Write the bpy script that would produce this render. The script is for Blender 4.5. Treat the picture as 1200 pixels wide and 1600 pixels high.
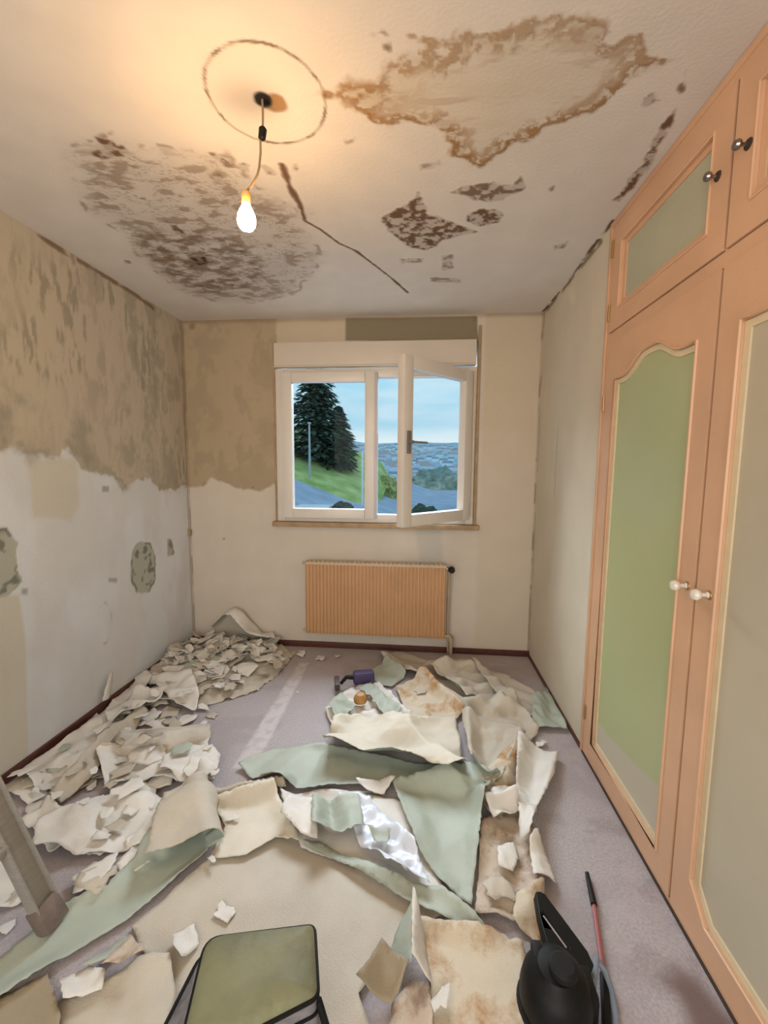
import bpy, bmesh, math, random
import numpy as np
from mathutils import Vector, Matrix, noise
from mathutils.geometry import delaunay_2d_cdt

for o in list(bpy.data.objects):
    bpy.data.objects.remove(o, do_unlink=True)
S = bpy.context.scene
COL = S.collection
PI = math.pi
W, H, Y1, Y2, YF = 2.653, 2.5, -1.071, -1.852, -4.3      # room width, height, wardrobe start, door split, wall behind the camera

# ------------------------------------------------------------------ camera
cd = bpy.data.cameras.new('camera'); cam = bpy.data.objects.new('camera', cd); COL.objects.link(cam)
cd.sensor_fit = 'VERTICAL'; cd.sensor_height = 36.0; cd.lens = 660.2 / 1600 * 36.0
cd.clip_start = 0.02; cd.clip_end = 6000
fw = Vector((-0.08831515, 0.99080279, -0.10251956)); rt = Vector((0.99594287, 0.08961729, 0.0081567)); up = Vector((-0.01726921, 0.10138327, 0.99469755))
m = Matrix((rt, up, -fw)).transposed().to_4x4(); m.translation = Vector((1.8242, -3.1611, 1.4076))
cam.matrix_world = m
S.camera = cam

# ------------------------------------------------------------------ world, daylight, exposure
S.view_settings.view_transform = 'Standard'; S.view_settings.look = 'None'
S.view_settings.gamma = 1.0; S.view_settings.exposure = 0.38; S.view_settings.use_curve_mapping = False
wd = bpy.data.worlds.new('sky'); S.world = wd; wd.use_nodes = True
nt = wd.node_tree; nt.nodes.clear()
def N(nt, t, **k):
    n = nt.nodes.new(t)
    for a, b in k.items(): setattr(n, a, b)
    return n
wo = N(nt, 'ShaderNodeOutputWorld'); bg = N(nt, 'ShaderNodeBackground'); tc = N(nt, 'ShaderNodeTexCoord')
sx = N(nt, 'ShaderNodeSeparateXYZ'); cr = N(nt, 'ShaderNodeValToRGB')
mpw = N(nt, 'ShaderNodeMapping'); mpw.inputs['Scale'].default_value = (3, 3, 16)
nz = N(nt, 'ShaderNodeTexNoise'); nz.inputs['Scale'].default_value = 1.6; nz.inputs['Detail'].default_value = 5
mx = N(nt, 'ShaderNodeMixRGB'); mx.inputs[2].default_value = (0.80, 0.93, 0.98, 1)
rp = N(nt, 'ShaderNodeMapRange'); rp.inputs[1].default_value = 0.45; rp.inputs[2].default_value = 0.75; rp.inputs[4].default_value = 0.55
nt.links.new(tc.outputs['Generated'], sx.inputs[0]); nt.links.new(sx.outputs['Z'], cr.inputs[0])
nt.links.new(tc.outputs['Generated'], mpw.inputs[0]); nt.links.new(mpw.outputs[0], nz.inputs['Vector'])
nt.links.new(nz.outputs[0], rp.inputs[0]); nt.links.new(rp.outputs[0], mx.inputs[0])
e = cr.color_ramp.elements
e[0].position = 0.0; e[0].color = (0.80, 0.90, 0.92, 1)
e[1].position = 0.5; e[1].color = (0.33, 0.60, 0.80, 1)
q = e.new(0.065); q.color = (0.74, 0.90, 0.95, 1)
q = e.new(0.10); q.color = (0.42, 0.71, 0.88, 1)
q = e.new(0.22); q.color = (0.42, 0.76, 0.94, 1)
nt.links.new(cr.outputs[0], mx.inputs[1]); nt.links.new(mx.outputs[0], bg.inputs['Color'])
bg.inputs['Strength'].default_value = 0.74
nt.links.new(bg.outputs[0], wo.inputs[0])

def area(name, loc, target, size, power, color):
    l = bpy.data.lights.new(name, 'AREA'); l.shape = 'RECTANGLE'; l.size, l.size_y = size; l.energy = power; l.color = color
    o = bpy.data.objects.new(name, l); COL.objects.link(o); o.location = loc
    o.rotation_euler = (Vector(target) - Vector(loc)).to_track_quat('-Z', 'Y').to_euler()
    return o
# added area lamp out of view above the window, boosting the sky's light indoors
area('daylight_boost', (0.9, 2.6, 4.3), (1.45, -0.6, 0.6), (4.2, 3.2), 900, (0.80, 0.91, 1.0))
# added warm fill lamp, unseen behind the camera, shining through an added opening
area('warm_fill_light', (1.33, YF - 0.25, 1.35), (1.33, 0, 1.1), (2.2, 2.1), 44, (1.0, 0.89, 0.76))
BULB_STRENGTH = 225
BULB_COLOR = (1.0, 0.60, 0.26, 1)

# ------------------------------------------------------------------ helpers: materials
def mat(name, col, rough=0.7, metal=0.0, var=0.0, scale=20.0, bump=0.0, bscale=60.0, col2=None, spec=0.5, stretch=None):
    m = bpy.data.materials.new(name); m.use_nodes = True; t = m.node_tree
    b = t.nodes['Principled BSDF']; b.inputs['Roughness'].default_value = rough; b.inputs['Metallic'].default_value = metal
    b.inputs['Specular IOR Level'].default_value = spec
    b.inputs['Base Color'].default_value = (*col, 1)
    tc = N(t, 'ShaderNodeTexCoord'); vec = tc.outputs['Object']
    if stretch:
        mp = N(t, 'ShaderNodeMapping'); mp.inputs['Scale'].default_value = stretch; t.links.new(vec, mp.inputs[0]); vec = mp.outputs[0]
    if var or col2:
        n = N(t, 'ShaderNodeTexNoise'); n.inputs['Scale'].default_value = scale; n.inputs['Detail'].default_value = 5
        t.links.new(vec, n.inputs['Vector'])
        r = N(t, 'ShaderNodeValToRGB'); t.links.new(n.outputs[0], r.inputs[0])
        c2 = col2 if col2 else tuple(min(1, c * (1 + var)) for c in col)
        c1 = col if col2 else tuple(c * (1 - var) for c in col)
        r.color_ramp.elements[0].position = 0.35; r.color_ramp.elements[0].color = (*c1, 1)
        r.color_ramp.elements[1].position = 0.65; r.color_ramp.elements[1].color = (*c2, 1)
        t.links.new(r.outputs[0], b.inputs['Base Color'])
    if bump:
        n = N(t, 'ShaderNodeTexNoise'); n.inputs['Scale'].default_value = bscale; n.inputs['Detail'].default_value = 4
        t.links.new(vec, n.inputs['Vector'])
        bp = N(t, 'ShaderNodeBump'); bp.inputs['Strength'].default_value = bump; bp.inputs['Distance'].default_value = 0.01
        t.links.new(n.outputs[0], bp.inputs['Height']); t.links.new(bp.outputs[0], b.inputs['Normal'])
    return m

def layered(name, base, layers, rough=0.85, var=0.05, nscale=14.0, bump=0.15, bscale=90.0, dent=None, bdist=0.01, stretch=None):
    """base colour with small mottling, then one colour over it for each mesh attribute (a stain, a bare patch, a crack)."""
    m = bpy.data.materials.new(name); m.use_nodes = True; t = m.node_tree
    b = t.nodes['Principled BSDF']; b.inputs['Roughness'].default_value = rough; b.inputs['Specular IOR Level'].default_value = 0.25
    tc = N(t, 'ShaderNodeTexCoord')
    n = N(t, 'ShaderNodeTexNoise'); n.inputs['Scale'].default_value = nscale; n.inputs['Detail'].default_value = 6
    t.links.new(tc.outputs['Object'], n.inputs['Vector'])
    r = N(t, 'ShaderNodeValToRGB'); t.links.new(n.outputs[0], r.inputs[0])
    r.color_ramp.elements[0].position = 0.3; r.color_ramp.elements[0].color = (*[c * (1 - var) for c in base], 1)
    r.color_ramp.elements[1].position = 0.7; r.color_ramp.elements[1].color = (*[min(1, c * (1 + var)) for c in base], 1)
    cur = r.outputs[0]
    for an, col in layers:
        a = N(t, 'ShaderNodeAttribute'); a.attribute_name = an
        x = N(t, 'ShaderNodeMixRGB'); x.inputs[2].default_value = (*col, 1)
        t.links.new(a.outputs['Fac'], x.inputs[0]); t.links.new(cur, x.inputs[1]); cur = x.outputs[0]
    t.links.new(cur, b.inputs['Base Color'])
    n2 = N(t, 'ShaderNodeTexNoise'); n2.inputs['Scale'].default_value = bscale; n2.inputs['Detail'].default_value = 3
    vec = tc.outputs['Object']
    if stretch:
        mp = N(t, 'ShaderNodeMapping'); mp.inputs['Scale'].default_value = stretch; t.links.new(vec, mp.inputs[0]); vec = mp.outputs[0]
    t.links.new(vec, n2.inputs['Vector'])
    bp = N(t, 'ShaderNodeBump'); bp.inputs['Strength'].default_value = bump; bp.inputs['Distance'].default_value = bdist
    t.links.new(n2.outputs[0], bp.inputs['Height'])
    nrm = bp.outputs[0]
    if dent:
        a = N(t, 'ShaderNodeAttribute'); a.attribute_name = dent
        b2 = N(t, 'ShaderNodeBump'); b2.inputs['Strength'].default_value = 0.5; b2.inputs['Distance'].default_value = 0.006; b2.invert = True
        t.links.new(a.outputs['Fac'], b2.inputs['Height']); t.links.new(nrm, b2.inputs['Normal']); nrm = b2.outputs[0]
    t.links.new(nrm, b.inputs['Normal'])
    return m

def glass(name, tint=(1, 1, 1), refl=0.06):
    m = bpy.data.materials.new(name); m.use_nodes = True; t = m.node_tree; t.nodes.clear()
    o = N(t, 'ShaderNodeOutputMaterial'); x = N(t, 'ShaderNodeMixShader'); x.inputs[0].default_value = refl
    a = N(t, 'ShaderNodeBsdfTransparent'); a.inputs[0].default_value = (*tint, 1)
    g = N(t, 'ShaderNodeBsdfGlossy'); g.inputs['Roughness'].default_value = 0.02
    t.links.new(a.outputs[0], x.inputs[1]); t.links.new(g.outputs[0], x.inputs[2]); t.links.new(x.outputs[0], o.inputs[0])
    return m

def emit(name, col, s):
    m = bpy.data.materials.new(name); m.use_nodes = True; t = m.node_tree; t.nodes.clear()
    o = N(t, 'ShaderNodeOutputMaterial'); e = N(t, 'ShaderNodeEmission'); e.inputs[0].default_value = col; e.inputs[1].default_value = s
    t.links.new(e.outputs[0], o.inputs[0]); return m

# ------------------------------------------------------------------ helpers: objects
def meta(o, label=None, cat=None, group=None, kind=None):
    if label: o['label'] = label
    if cat: o['category'] = cat
    if group: o['group'] = group
    if kind: o['kind'] = kind
    return o
def empty(name, loc=(0, 0, 0), rz=0):
    o = bpy.data.objects.new(name, None); COL.objects.link(o); o.location = loc; o.rotation_euler = (0, 0, rz); o.empty_display_size = 0.1
    return o
def link(name, me, mt=None, parent=None, loc=None):
    o = bpy.data.objects.new(name, me); COL.objects.link(o)
    if mt:
        for q in (mt if isinstance(mt, (list, tuple)) else [mt]): me.materials.append(q)
    if parent: o.parent = parent
    if loc: o.location = loc
    return o
class MB:
    def __init__(s): s.b = bmesh.new()
    def box(s, lo, hi, bev=0.0, M=None, seg=2):
        lo, hi = Vector(lo), Vector(hi)
        r = bmesh.ops.create_cube(s.b, size=1.0)
        mm = Matrix.Translation((lo + hi) / 2) @ Matrix.Diagonal((*(hi - lo), 1))
        bmesh.ops.transform(s.b, matrix=mm, verts=r['verts'])
        vs = r['verts']
        if bev:
            es = {e for v in vs for e in v.link_edges}
            rr = bmesh.ops.bevel(s.b, geom=list(es), offset=bev, segments=seg, affect='EDGES', profile=0.6)
            vs = list({v for f in rr['faces'] for v in f.verts} | {v for v in vs if v.is_valid})
        if M: bmesh.ops.transform(s.b, matrix=M, verts=vs)
        return s
    def tube(s, pts, r, n=10, closed=False, cap=True):
        pts = [Vector(p) for p in pts]; k = len(pts); rings = []
        rad = r if isinstance(r, (list, tuple)) else [r] * k
        prev = None
        for i, p in enumerate(pts):
            a = pts[(i - 1) % k] if (i or closed) else p; c = pts[(i + 1) % k] if (i < k - 1 or closed) else p
            t = (c - a).normalized()
            if prev is None: u = t.cross(Vector((0, 0, 1)) if abs(t.z) < 0.9 else Vector((1, 0, 0))).normalized()
            else: u = (prev - t * prev.dot(t)).normalized()
            prev = u; v = t.cross(u)
            rings.append([s.b.verts.new(p + (u * math.cos(2 * PI * j / n) + v * math.sin(2 * PI * j / n)) * rad[i]) for j in range(n)])
        for i in range(k if closed else k - 1):
            A, B = rings[i], rings[(i + 1) % k]
            for j in range(n): s.b.faces.new((A[j], A[(j + 1) % n], B[(j + 1) % n], B[j]))
        if cap and not closed:
            s.b.faces.new(rings[0][::-1]); s.b.faces.new(rings[-1])
        return s
    def lathe(s, prof, M=Matrix(), n=24):
        rings = []
        for r, z in prof:
            rings.append([s.b.verts.new(M @ Vector((r * math.cos(2 * PI * j / n), r * math.sin(2 * PI * j / n), z))) for j in range(n)])
        for A, B in zip(rings, rings[1:]):
            for j in range(n): s.b.faces.new((A[j], A[(j + 1) % n], B[(j + 1) % n], B[j]))
        s.b.faces.new(rings[0][::-1]); s.b.faces.new(rings[-1])
        return s
    def plate(s, outer, holes, T, depth):
        """a flat board with holes: 2-D outlines, T maps (u, v, d) to the room; front at d = 0, back at d = depth"""
        pts, edges = [], []
        for lp in [outer] + holes:
            b = len(pts); pts += [Vector(p) for p in lp]; edges += [(b + i, b + (i + 1) % len(lp)) for i in range(len(lp))]
        V, E, F, *_ = delaunay_2d_cdt(pts, edges, [], 2, 1e-6)
        fr = [s.b.verts.new(T(v.x, v.y, 0)) for v in V]; bk = [s.b.verts.new(T(v.x, v.y, depth)) for v in V]
        cnt = {}
        def inside(p, P): return sum((P[i - 1][1] > p.y) != (P[i][1] > p.y) and p.x < (P[i][0] - P[i - 1][0]) * (p.y - P[i - 1][1]) / (P[i][1] - P[i - 1][1]) + P[i - 1][0] for i in range(len(P))) % 2
        F = [f for f in F if not any(inside(sum((V[i] for i in f), Vector((0, 0))) / len(f), hl) for hl in holes)]
        for f in F:
            s.b.faces.new([fr[i] for i in f]); s.b.faces.new([bk[i] for i in f][::-1])
            for i in range(len(f)):
                k = (f[i], f[(i + 1) % len(f)]); cnt[frozenset(k)] = cnt.get(frozenset(k), []) + [k]
        for l in cnt.values():
            if len(l) == 1:
                i, j = l[0]; s.b.faces.new((fr[j], fr[i], bk[i], bk[j]))
        return s
    def build(s, name, mt, parent=None, smooth=True, loc=None, angle=0.6):
        bmesh.ops.recalc_face_normals(s.b, faces=s.b.faces[:])
        if loc is not None: bmesh.ops.translate(s.b, vec=-Vector(loc), verts=s.b.verts[:])
        for f in s.b.faces: f.smooth = smooth
        for e in s.b.edges:
            if len(e.link_faces) == 2 and e.calc_face_angle(0) > angle: e.smooth = False
        me = bpy.data.meshes.new(name); s.b.to_mesh(me); s.b.free()
        return link(name, me, mt, parent, loc)

# numpy noise and signed distances, for stains and for bare patches
_rng = np.random.default_rng(7)
_LAT = _rng.random((257, 257))
def vnoise(x, y):
    xi = np.floor(x).astype(int); yi = np.floor(y).astype(int); fx = x - xi; fy = y - yi
    fx = fx * fx * (3 - 2 * fx); fy = fy * fy * (3 - 2 * fy); xi %= 256; yi %= 256
    a = _LAT[xi, yi]; b = _LAT[xi + 1, yi]; c = _LAT[xi, yi + 1]; d = _LAT[xi + 1, yi + 1]
    return (a * (1 - fx) + b * fx) * (1 - fy) + (c * (1 - fx) + d * fx) * fy
def fbm(x, y, f, oct=4, sx=1.0, sy=1.0, off=0.0):
    r = 0; a = 0.5; t = 0
    for o in range(oct):
        r = r + a * vnoise(x * f * sx + off + 17.3 * o, y * f * sy + off * 1.7 + 5.1 * o); t += a; a *= 0.55; f *= 2.03
    return r / t
def sdf(poly, X, Y):
    d = np.full(X.shape, 1e9); ins = np.zeros(X.shape, bool); n = len(poly)
    for i in range(n):
        (ax, ay), (bx, by) = poly[i], poly[(i + 1) % n]
        ex, ey = bx - ax, by - ay; L = ex * ex + ey * ey + 1e-12
        t = np.clip(((X - ax) * ex + (Y - ay) * ey) / L, 0, 1)
        d = np.minimum(d, np.hypot(X - ax - t * ex, Y - ay - t * ey))
        if ay != by: ins ^= ((ay > Y) != (by > Y)) & (X < ex * (Y - ay) / (by - ay) + ax)
    return np.where(ins, -d, d)
def pline(pl, X, Y):
    d = np.full(X.shape, 1e9)
    for (ax, ay), (bx, by) in zip(pl, pl[1:]):
        ex, ey = bx - ax, by - ay
        t = np.clip(((X - ax) * ex + (Y - ay) * ey) / (ex * ex + ey * ey + 1e-12), 0, 1)
        d = np.minimum(d, np.hypot(X - ax - t * ex, Y - ay - t * ey))
    return d
def sst(a, b, x):
    t = np.clip((x - a) / (b - a), 0, 1); return t * t * (3 - 2 * t)
def surface(name, us, vs, place, attrs, mt, hole=None, flip=False):
    """a finely divided wall or ceiling; place(U, V) gives X, Y, Z; attrs hold one value per vertex"""
    us, vs = np.asarray(us), np.asarray(vs); nu, nv = len(us), len(vs)
    U, V = np.meshgrid(us, vs, indexing='ij'); P = np.stack(place(U, V), -1).reshape(-1, 3)
    i, j = np.meshgrid(np.arange(nu - 1), np.arange(nv - 1), indexing='ij'); i = i.ravel(); j = j.ravel()
    if hole:
        cu = (us[i] + us[i + 1]) / 2; cv = (vs[j] + vs[j + 1]) / 2
        k = ~((cu > hole[0]) & (cu < hole[1]) & (cv > hole[2]) & (cv < hole[3])); i, j = i[k], j[k]
    q = np.stack([i * nv + j, (i + 1) * nv + j, (i + 1) * nv + j + 1, i * nv + j + 1], 1)
    if flip: q = q[:, ::-1]
    me = bpy.data.meshes.new(name)
    me.vertices.add(len(P)); me.vertices.foreach_set('co', P.ravel().astype(np.float32))
    me.loops.add(q.size); me.loops.foreach_set('vertex_index', q.ravel().astype(np.int32))
    me.polygons.add(len(q)); me.polygons.foreach_set('loop_start', np.arange(0, q.size, 4, dtype=np.int32)); me.polygons.foreach_set('loop_total', np.full(len(q), 4, np.int32))
    for an, A in attrs(U, V).items():
        a = me.attributes.new(an, 'FLOAT', 'POINT'); a.data.foreach_set('value', np.clip(A, 0, 1).ravel().astype(np.float32))
    me.update(); me.validate()
    o = link(name, me, mt); o['kind'] = 'structure'
    return o

# ------------------------------------------------------------------ materials
M_white = mat('white_pvc', (0.66, 0.61, 0.56), 0.35, var=0.03, scale=4)
M_shutter = mat('roller_box_pvc', (0.60, 0.53, 0.45), 0.45, var=0.03, scale=3)
M_glass = glass('window_glass', refl=0.003)
M_peach = mat('peach_paint', (0.61, 0.37, 0.23), 0.42, var=0.05, scale=5, bump=0.06, bscale=160)
M_green = None
M_cream = mat('cream_moulding_paint', (0.66, 0.55, 0.37), 0.5, var=0.04)
M_greyg = mat('grey_green_panel_paint', (0.40, 0.40, 0.30), 0.6, var=0.05, scale=5)
M_creamp = mat('beige_panel_paint', (0.46, 0.41, 0.31), 0.55, var=0.05, scale=3)
M_gap = mat('dark_gap', (0.05, 0.03, 0.02), 0.9)
M_brass = mat('old_brass', (0.40, 0.26, 0.12), 0.45, metal=0.7)
M_knob = mat('porcelain_knob', (0.75, 0.70, 0.62), 0.2)
M_chrome = mat('dark_chrome', (0.30, 0.28, 0.27), 0.2, metal=1.0)
M_rad = mat('radiator_peach_enamel', (0.52, 0.295, 0.145), 0.45, var=0.04, scale=6)
M_base = mat('dark_red_baseboard_wood', (0.085, 0.026, 0.018), 0.5, var=0.3, scale=20, stretch=(2, 2, 12))
M_tan = mat('tan_wood_bead', (0.36, 0.24, 0.13), 0.6, var=0.15, scale=15)
M_black = mat('black_plastic', (0.006, 0.006, 0.006), 0.5, var=0.2, scale=30, spec=0.22)
M_alu = mat('dull_aluminium', (0.33, 0.305, 0.27), 0.5, metal=0.3, var=0.08, scale=12, stretch=(1, 1, 8))
M_rub = mat('brown_rubber_foot', (0.17, 0.125, 0.105), 0.8, var=0.2)
M_cord = mat('painted_cord', (0.30, 0.19, 0.10), 0.6)

def paper(name, col, var=0.05, bump=0.25, bscale=220.0, stain=None, trans=0.12):
    m = mat(name, col, 0.55, var=var, scale=9, bump=bump, bscale=bscale, spec=0.35)
    t = m.node_tree; b = t.nodes['Principled BSDF']
    if stain:
        scol, sc, lo, hi = stain
        src = b.inputs['Base Color'].links[0].from_socket
        tc = N(t, 'ShaderNodeTexCoord'); n = N(t, 'ShaderNodeTexNoise'); n.inputs['Scale'].default_value = sc; n.inputs['Detail'].default_value = 8; n.inputs['Roughness'].default_value = 0.65
        t.links.new(tc.outputs['Object'], n.inputs['Vector'])
        r = N(t, 'ShaderNodeMapRange'); r.inputs[1].default_value = lo; r.inputs[2].default_value = hi
        t.links.new(n.outputs[0], r.inputs[0])
        x = N(t, 'ShaderNodeMixRGB'); x.inputs[2].default_value = (*scol, 1)
        t.links.new(r.outputs[0], x.inputs[0]); t.links.new(src, x.inputs[1]); t.links.new(x.outputs[0], b.inputs['Base Color'])
    return m
P_cream = paper('cream_paper_back', (0.51, 0.455, 0.375))
P_white = paper('off_white_paper_back', (0.70, 0.67, 0.625))
P_green = paper('pale_green_wallpaper_face', (0.39, 0.43, 0.365), bump=0.12)
P_stain = paper('stained_paper_back', (0.60, 0.52, 0.40), stain=((0.40, 0.22, 0.09), 7.0, 0.50, 0.66))
P_brown = paper('brown_glue_stained_paper', (0.56, 0.46, 0.36), stain=((0.27, 0.18, 0.13), 15.0, 0.46, 0.66))
P_tan = paper('tan_brown_paper', (0.33, 0.27, 0.185))
P_ivory = paper('ivory_paper_back', (0.63, 0.575, 0.475))
P_plast = mat('white_plastic_film', (0.72, 0.77, 0.86), 0.3, var=0.04)

# ------------------------------------------------------------------ the room
WIN = (0.722, 2.204, 0.998, 2.318)                     # opening for window and roller box, x and z
# ceiling
RING = [(1.53, -1.826), (1.597, -1.856), (1.678, -1.841), (1.71, -1.897), (1.789, -1.908), (1.856, -1.928), (1.773, -1.972), (1.871, -1.956), (1.963, -1.98), (2.056, -1.98), (2.174, -1.99), (2.259, -1.964), (2.292, -1.922), (2.352, -1.925), (2.394, -1.872), (2.492, -1.855), (2.396, -1.836), (2.334, -1.74), (2.284, -1.675), (2.195, -1.645), (2.105, -1.593), (2.023, -1.5), (1.928, -1.554), (1.869, -1.644), (1.765, -1.699), (1.665, -1.717), (1.61, -1.76), (1.541, -1.81)]
MOTT = [(0.597, -1.682), (0.747, -1.727), (0.826, -1.664), (0.992, -1.651), (1.114, -1.618), (1.16, -1.445), (1.315, -1.268), (1.284, -0.886), (1.053, -0.464), (0.692, -0.283), (0.417, -0.356), (0.291, -0.517), (0.331, -0.989), (0.372, -1.137), (0.385, -1.383), (0.468, -1.571)]
DARKM = [(0.435, -1.229), (0.614, -1.163), (0.85, -1.198), (0.947, -1.037), (0.947, -0.731), (0.754, -0.436), (0.458, -0.437), (0.331, -0.651), (0.313, -0.902)]
SPOTS = [([(1.625, -1.199), (1.753, -1.288), (1.786, -1.351), (1.825, -1.221), (1.919, -1.153), (1.984, -1.113), (2.048, -1.056), (1.898, -0.99), (1.832, -0.898), (1.743, -0.942), (1.658, -1.085)], 1.0),
         ([(1.993, -1.194), (2.061, -1.23), (2.147, -1.197), (2.145, -1.131), (2.065, -1.102), (1.998, -1.142)], 1.0),
         ([(1.907, -1.35), (2.003, -1.388), (2.049, -1.399), (2.15, -1.377), (2.168, -1.426), (2.207, -1.357), (2.119, -1.277), (2.014, -1.293), (1.984, -1.328)], 0.9),
         ([(1.905, -0.841), (1.956, -0.851), (1.974, -0.696), (1.912, -0.685)], 0.7), ([(1.85, -0.595), (2.008, -0.583), (2.024, -0.515), (1.851, -0.544)], 0.7), ([(1.689, -0.823), (1.813, -0.828), (1.806, -0.78), (1.687, -0.775)], 0.7),
         ([(2.587, -1.25), (2.579, -1.366), (2.592, -1.456), (2.562, -1.616), (2.567, -1.693), (2.589, -1.644), (2.599, -1.546), (2.619, -1.431), (2.616, -1.311), (2.606, -1.24)], 1.1),
         ([(2.462, -1.719), (2.472, -1.744), (2.504, -1.725), (2.479, -1.711)], 1.0), ([(2.538, -1.766), (2.525, -1.813), (2.547, -1.78), (2.554, -1.751)], 0.9),
         ([(1.669, -1.988), (1.71, -1.991), (1.719, -1.978), (1.676, -1.978)], 0.9), ([(1.7, -1.954), (1.717, -1.959), (1.716, -1.942), (1.702, -1.943)], 0.8), ([(1.542, -1.648), (1.582, -1.656), (1.577, -1.628), (1.546, -1.625)], 0.6),
         ([(1.794, -1.508), (1.863, -1.528), (1.87, -1.509), (1.801, -1.488)], 0.6), ([(0.601, -1.67), (0.779, -1.679), (0.794, -1.643), (0.672, -1.634)], 1.0), ([(0.721, -1.723), (0.762, -1.704), (0.754, -1.646), (0.706, -1.662)], 1.0),
         ([(1.061, -1.628), (1.102, -1.619), (1.128, -1.547), (1.087, -1.563)], 0.8), ([(1.146, -1.559), (1.173, -1.556), (1.163, -1.531), (1.137, -1.533)], 0.9), ([(1.222, -1.553), (1.243, -1.544), (1.252, -1.503), (1.224, -1.505)], 1.0),
         ([(1.342, -1.556), (1.363, -1.555), (1.347, -1.523), (1.333, -1.524)], 0.9), ([(1.005, -1.522), (1.057, -1.525), (1.044, -1.473), (0.998, -1.458)], 0.6), ([(2.448, -0.908), (2.504, -0.939), (2.501, -0.874), (2.461, -0.865)], 0.7), ([(2.301, -1.35), (2.313, -1.357), (2.321, -1.33), (2.309, -1.331)], 0.7),
         ([(0.786, -1.748), (0.802, -1.747), (0.791, -1.732), (0.776, -1.733)], 0.9), ([(0.225, -0.915), (0.252, -0.913), (0.228, -0.88), (0.203, -0.882)], 0.7), ([(0.583, -0.917), (0.685, -0.93), (0.649, -0.849), (0.543, -0.828)], 1.3), ([(0.667, -1.246), (0.695, -1.168), (0.689, -1.102), (0.647, -1.139)], 1.1)]
CRACK = [(1.298, -1.55), (1.295, -1.489), (1.29, -1.435), (1.294, -1.365), (1.298, -1.305), (1.285, -1.2), (1.337, -1.13), (1.401, -1.003), (1.471, -0.925), (1.534, -0.8), (1.623, -0.619), (1.715, -0.399)]
CRACKW = [(1.298, -1.55), (1.295, -1.489), (1.29, -1.435), (1.294, -1.365), (1.297, -1.292)]
RCRACK = [(2.636, 0.074), (2.661, -0.487), (2.641, -0.876), (2.642, -1.098)]
LCRACK = [(-0.019, -1.177), (-0.023, -1.008), (-0.021, -0.744), (-0.019, -0.529), (-0.054, -0.253)]
HOLE = (1.33, -1.82)
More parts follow.
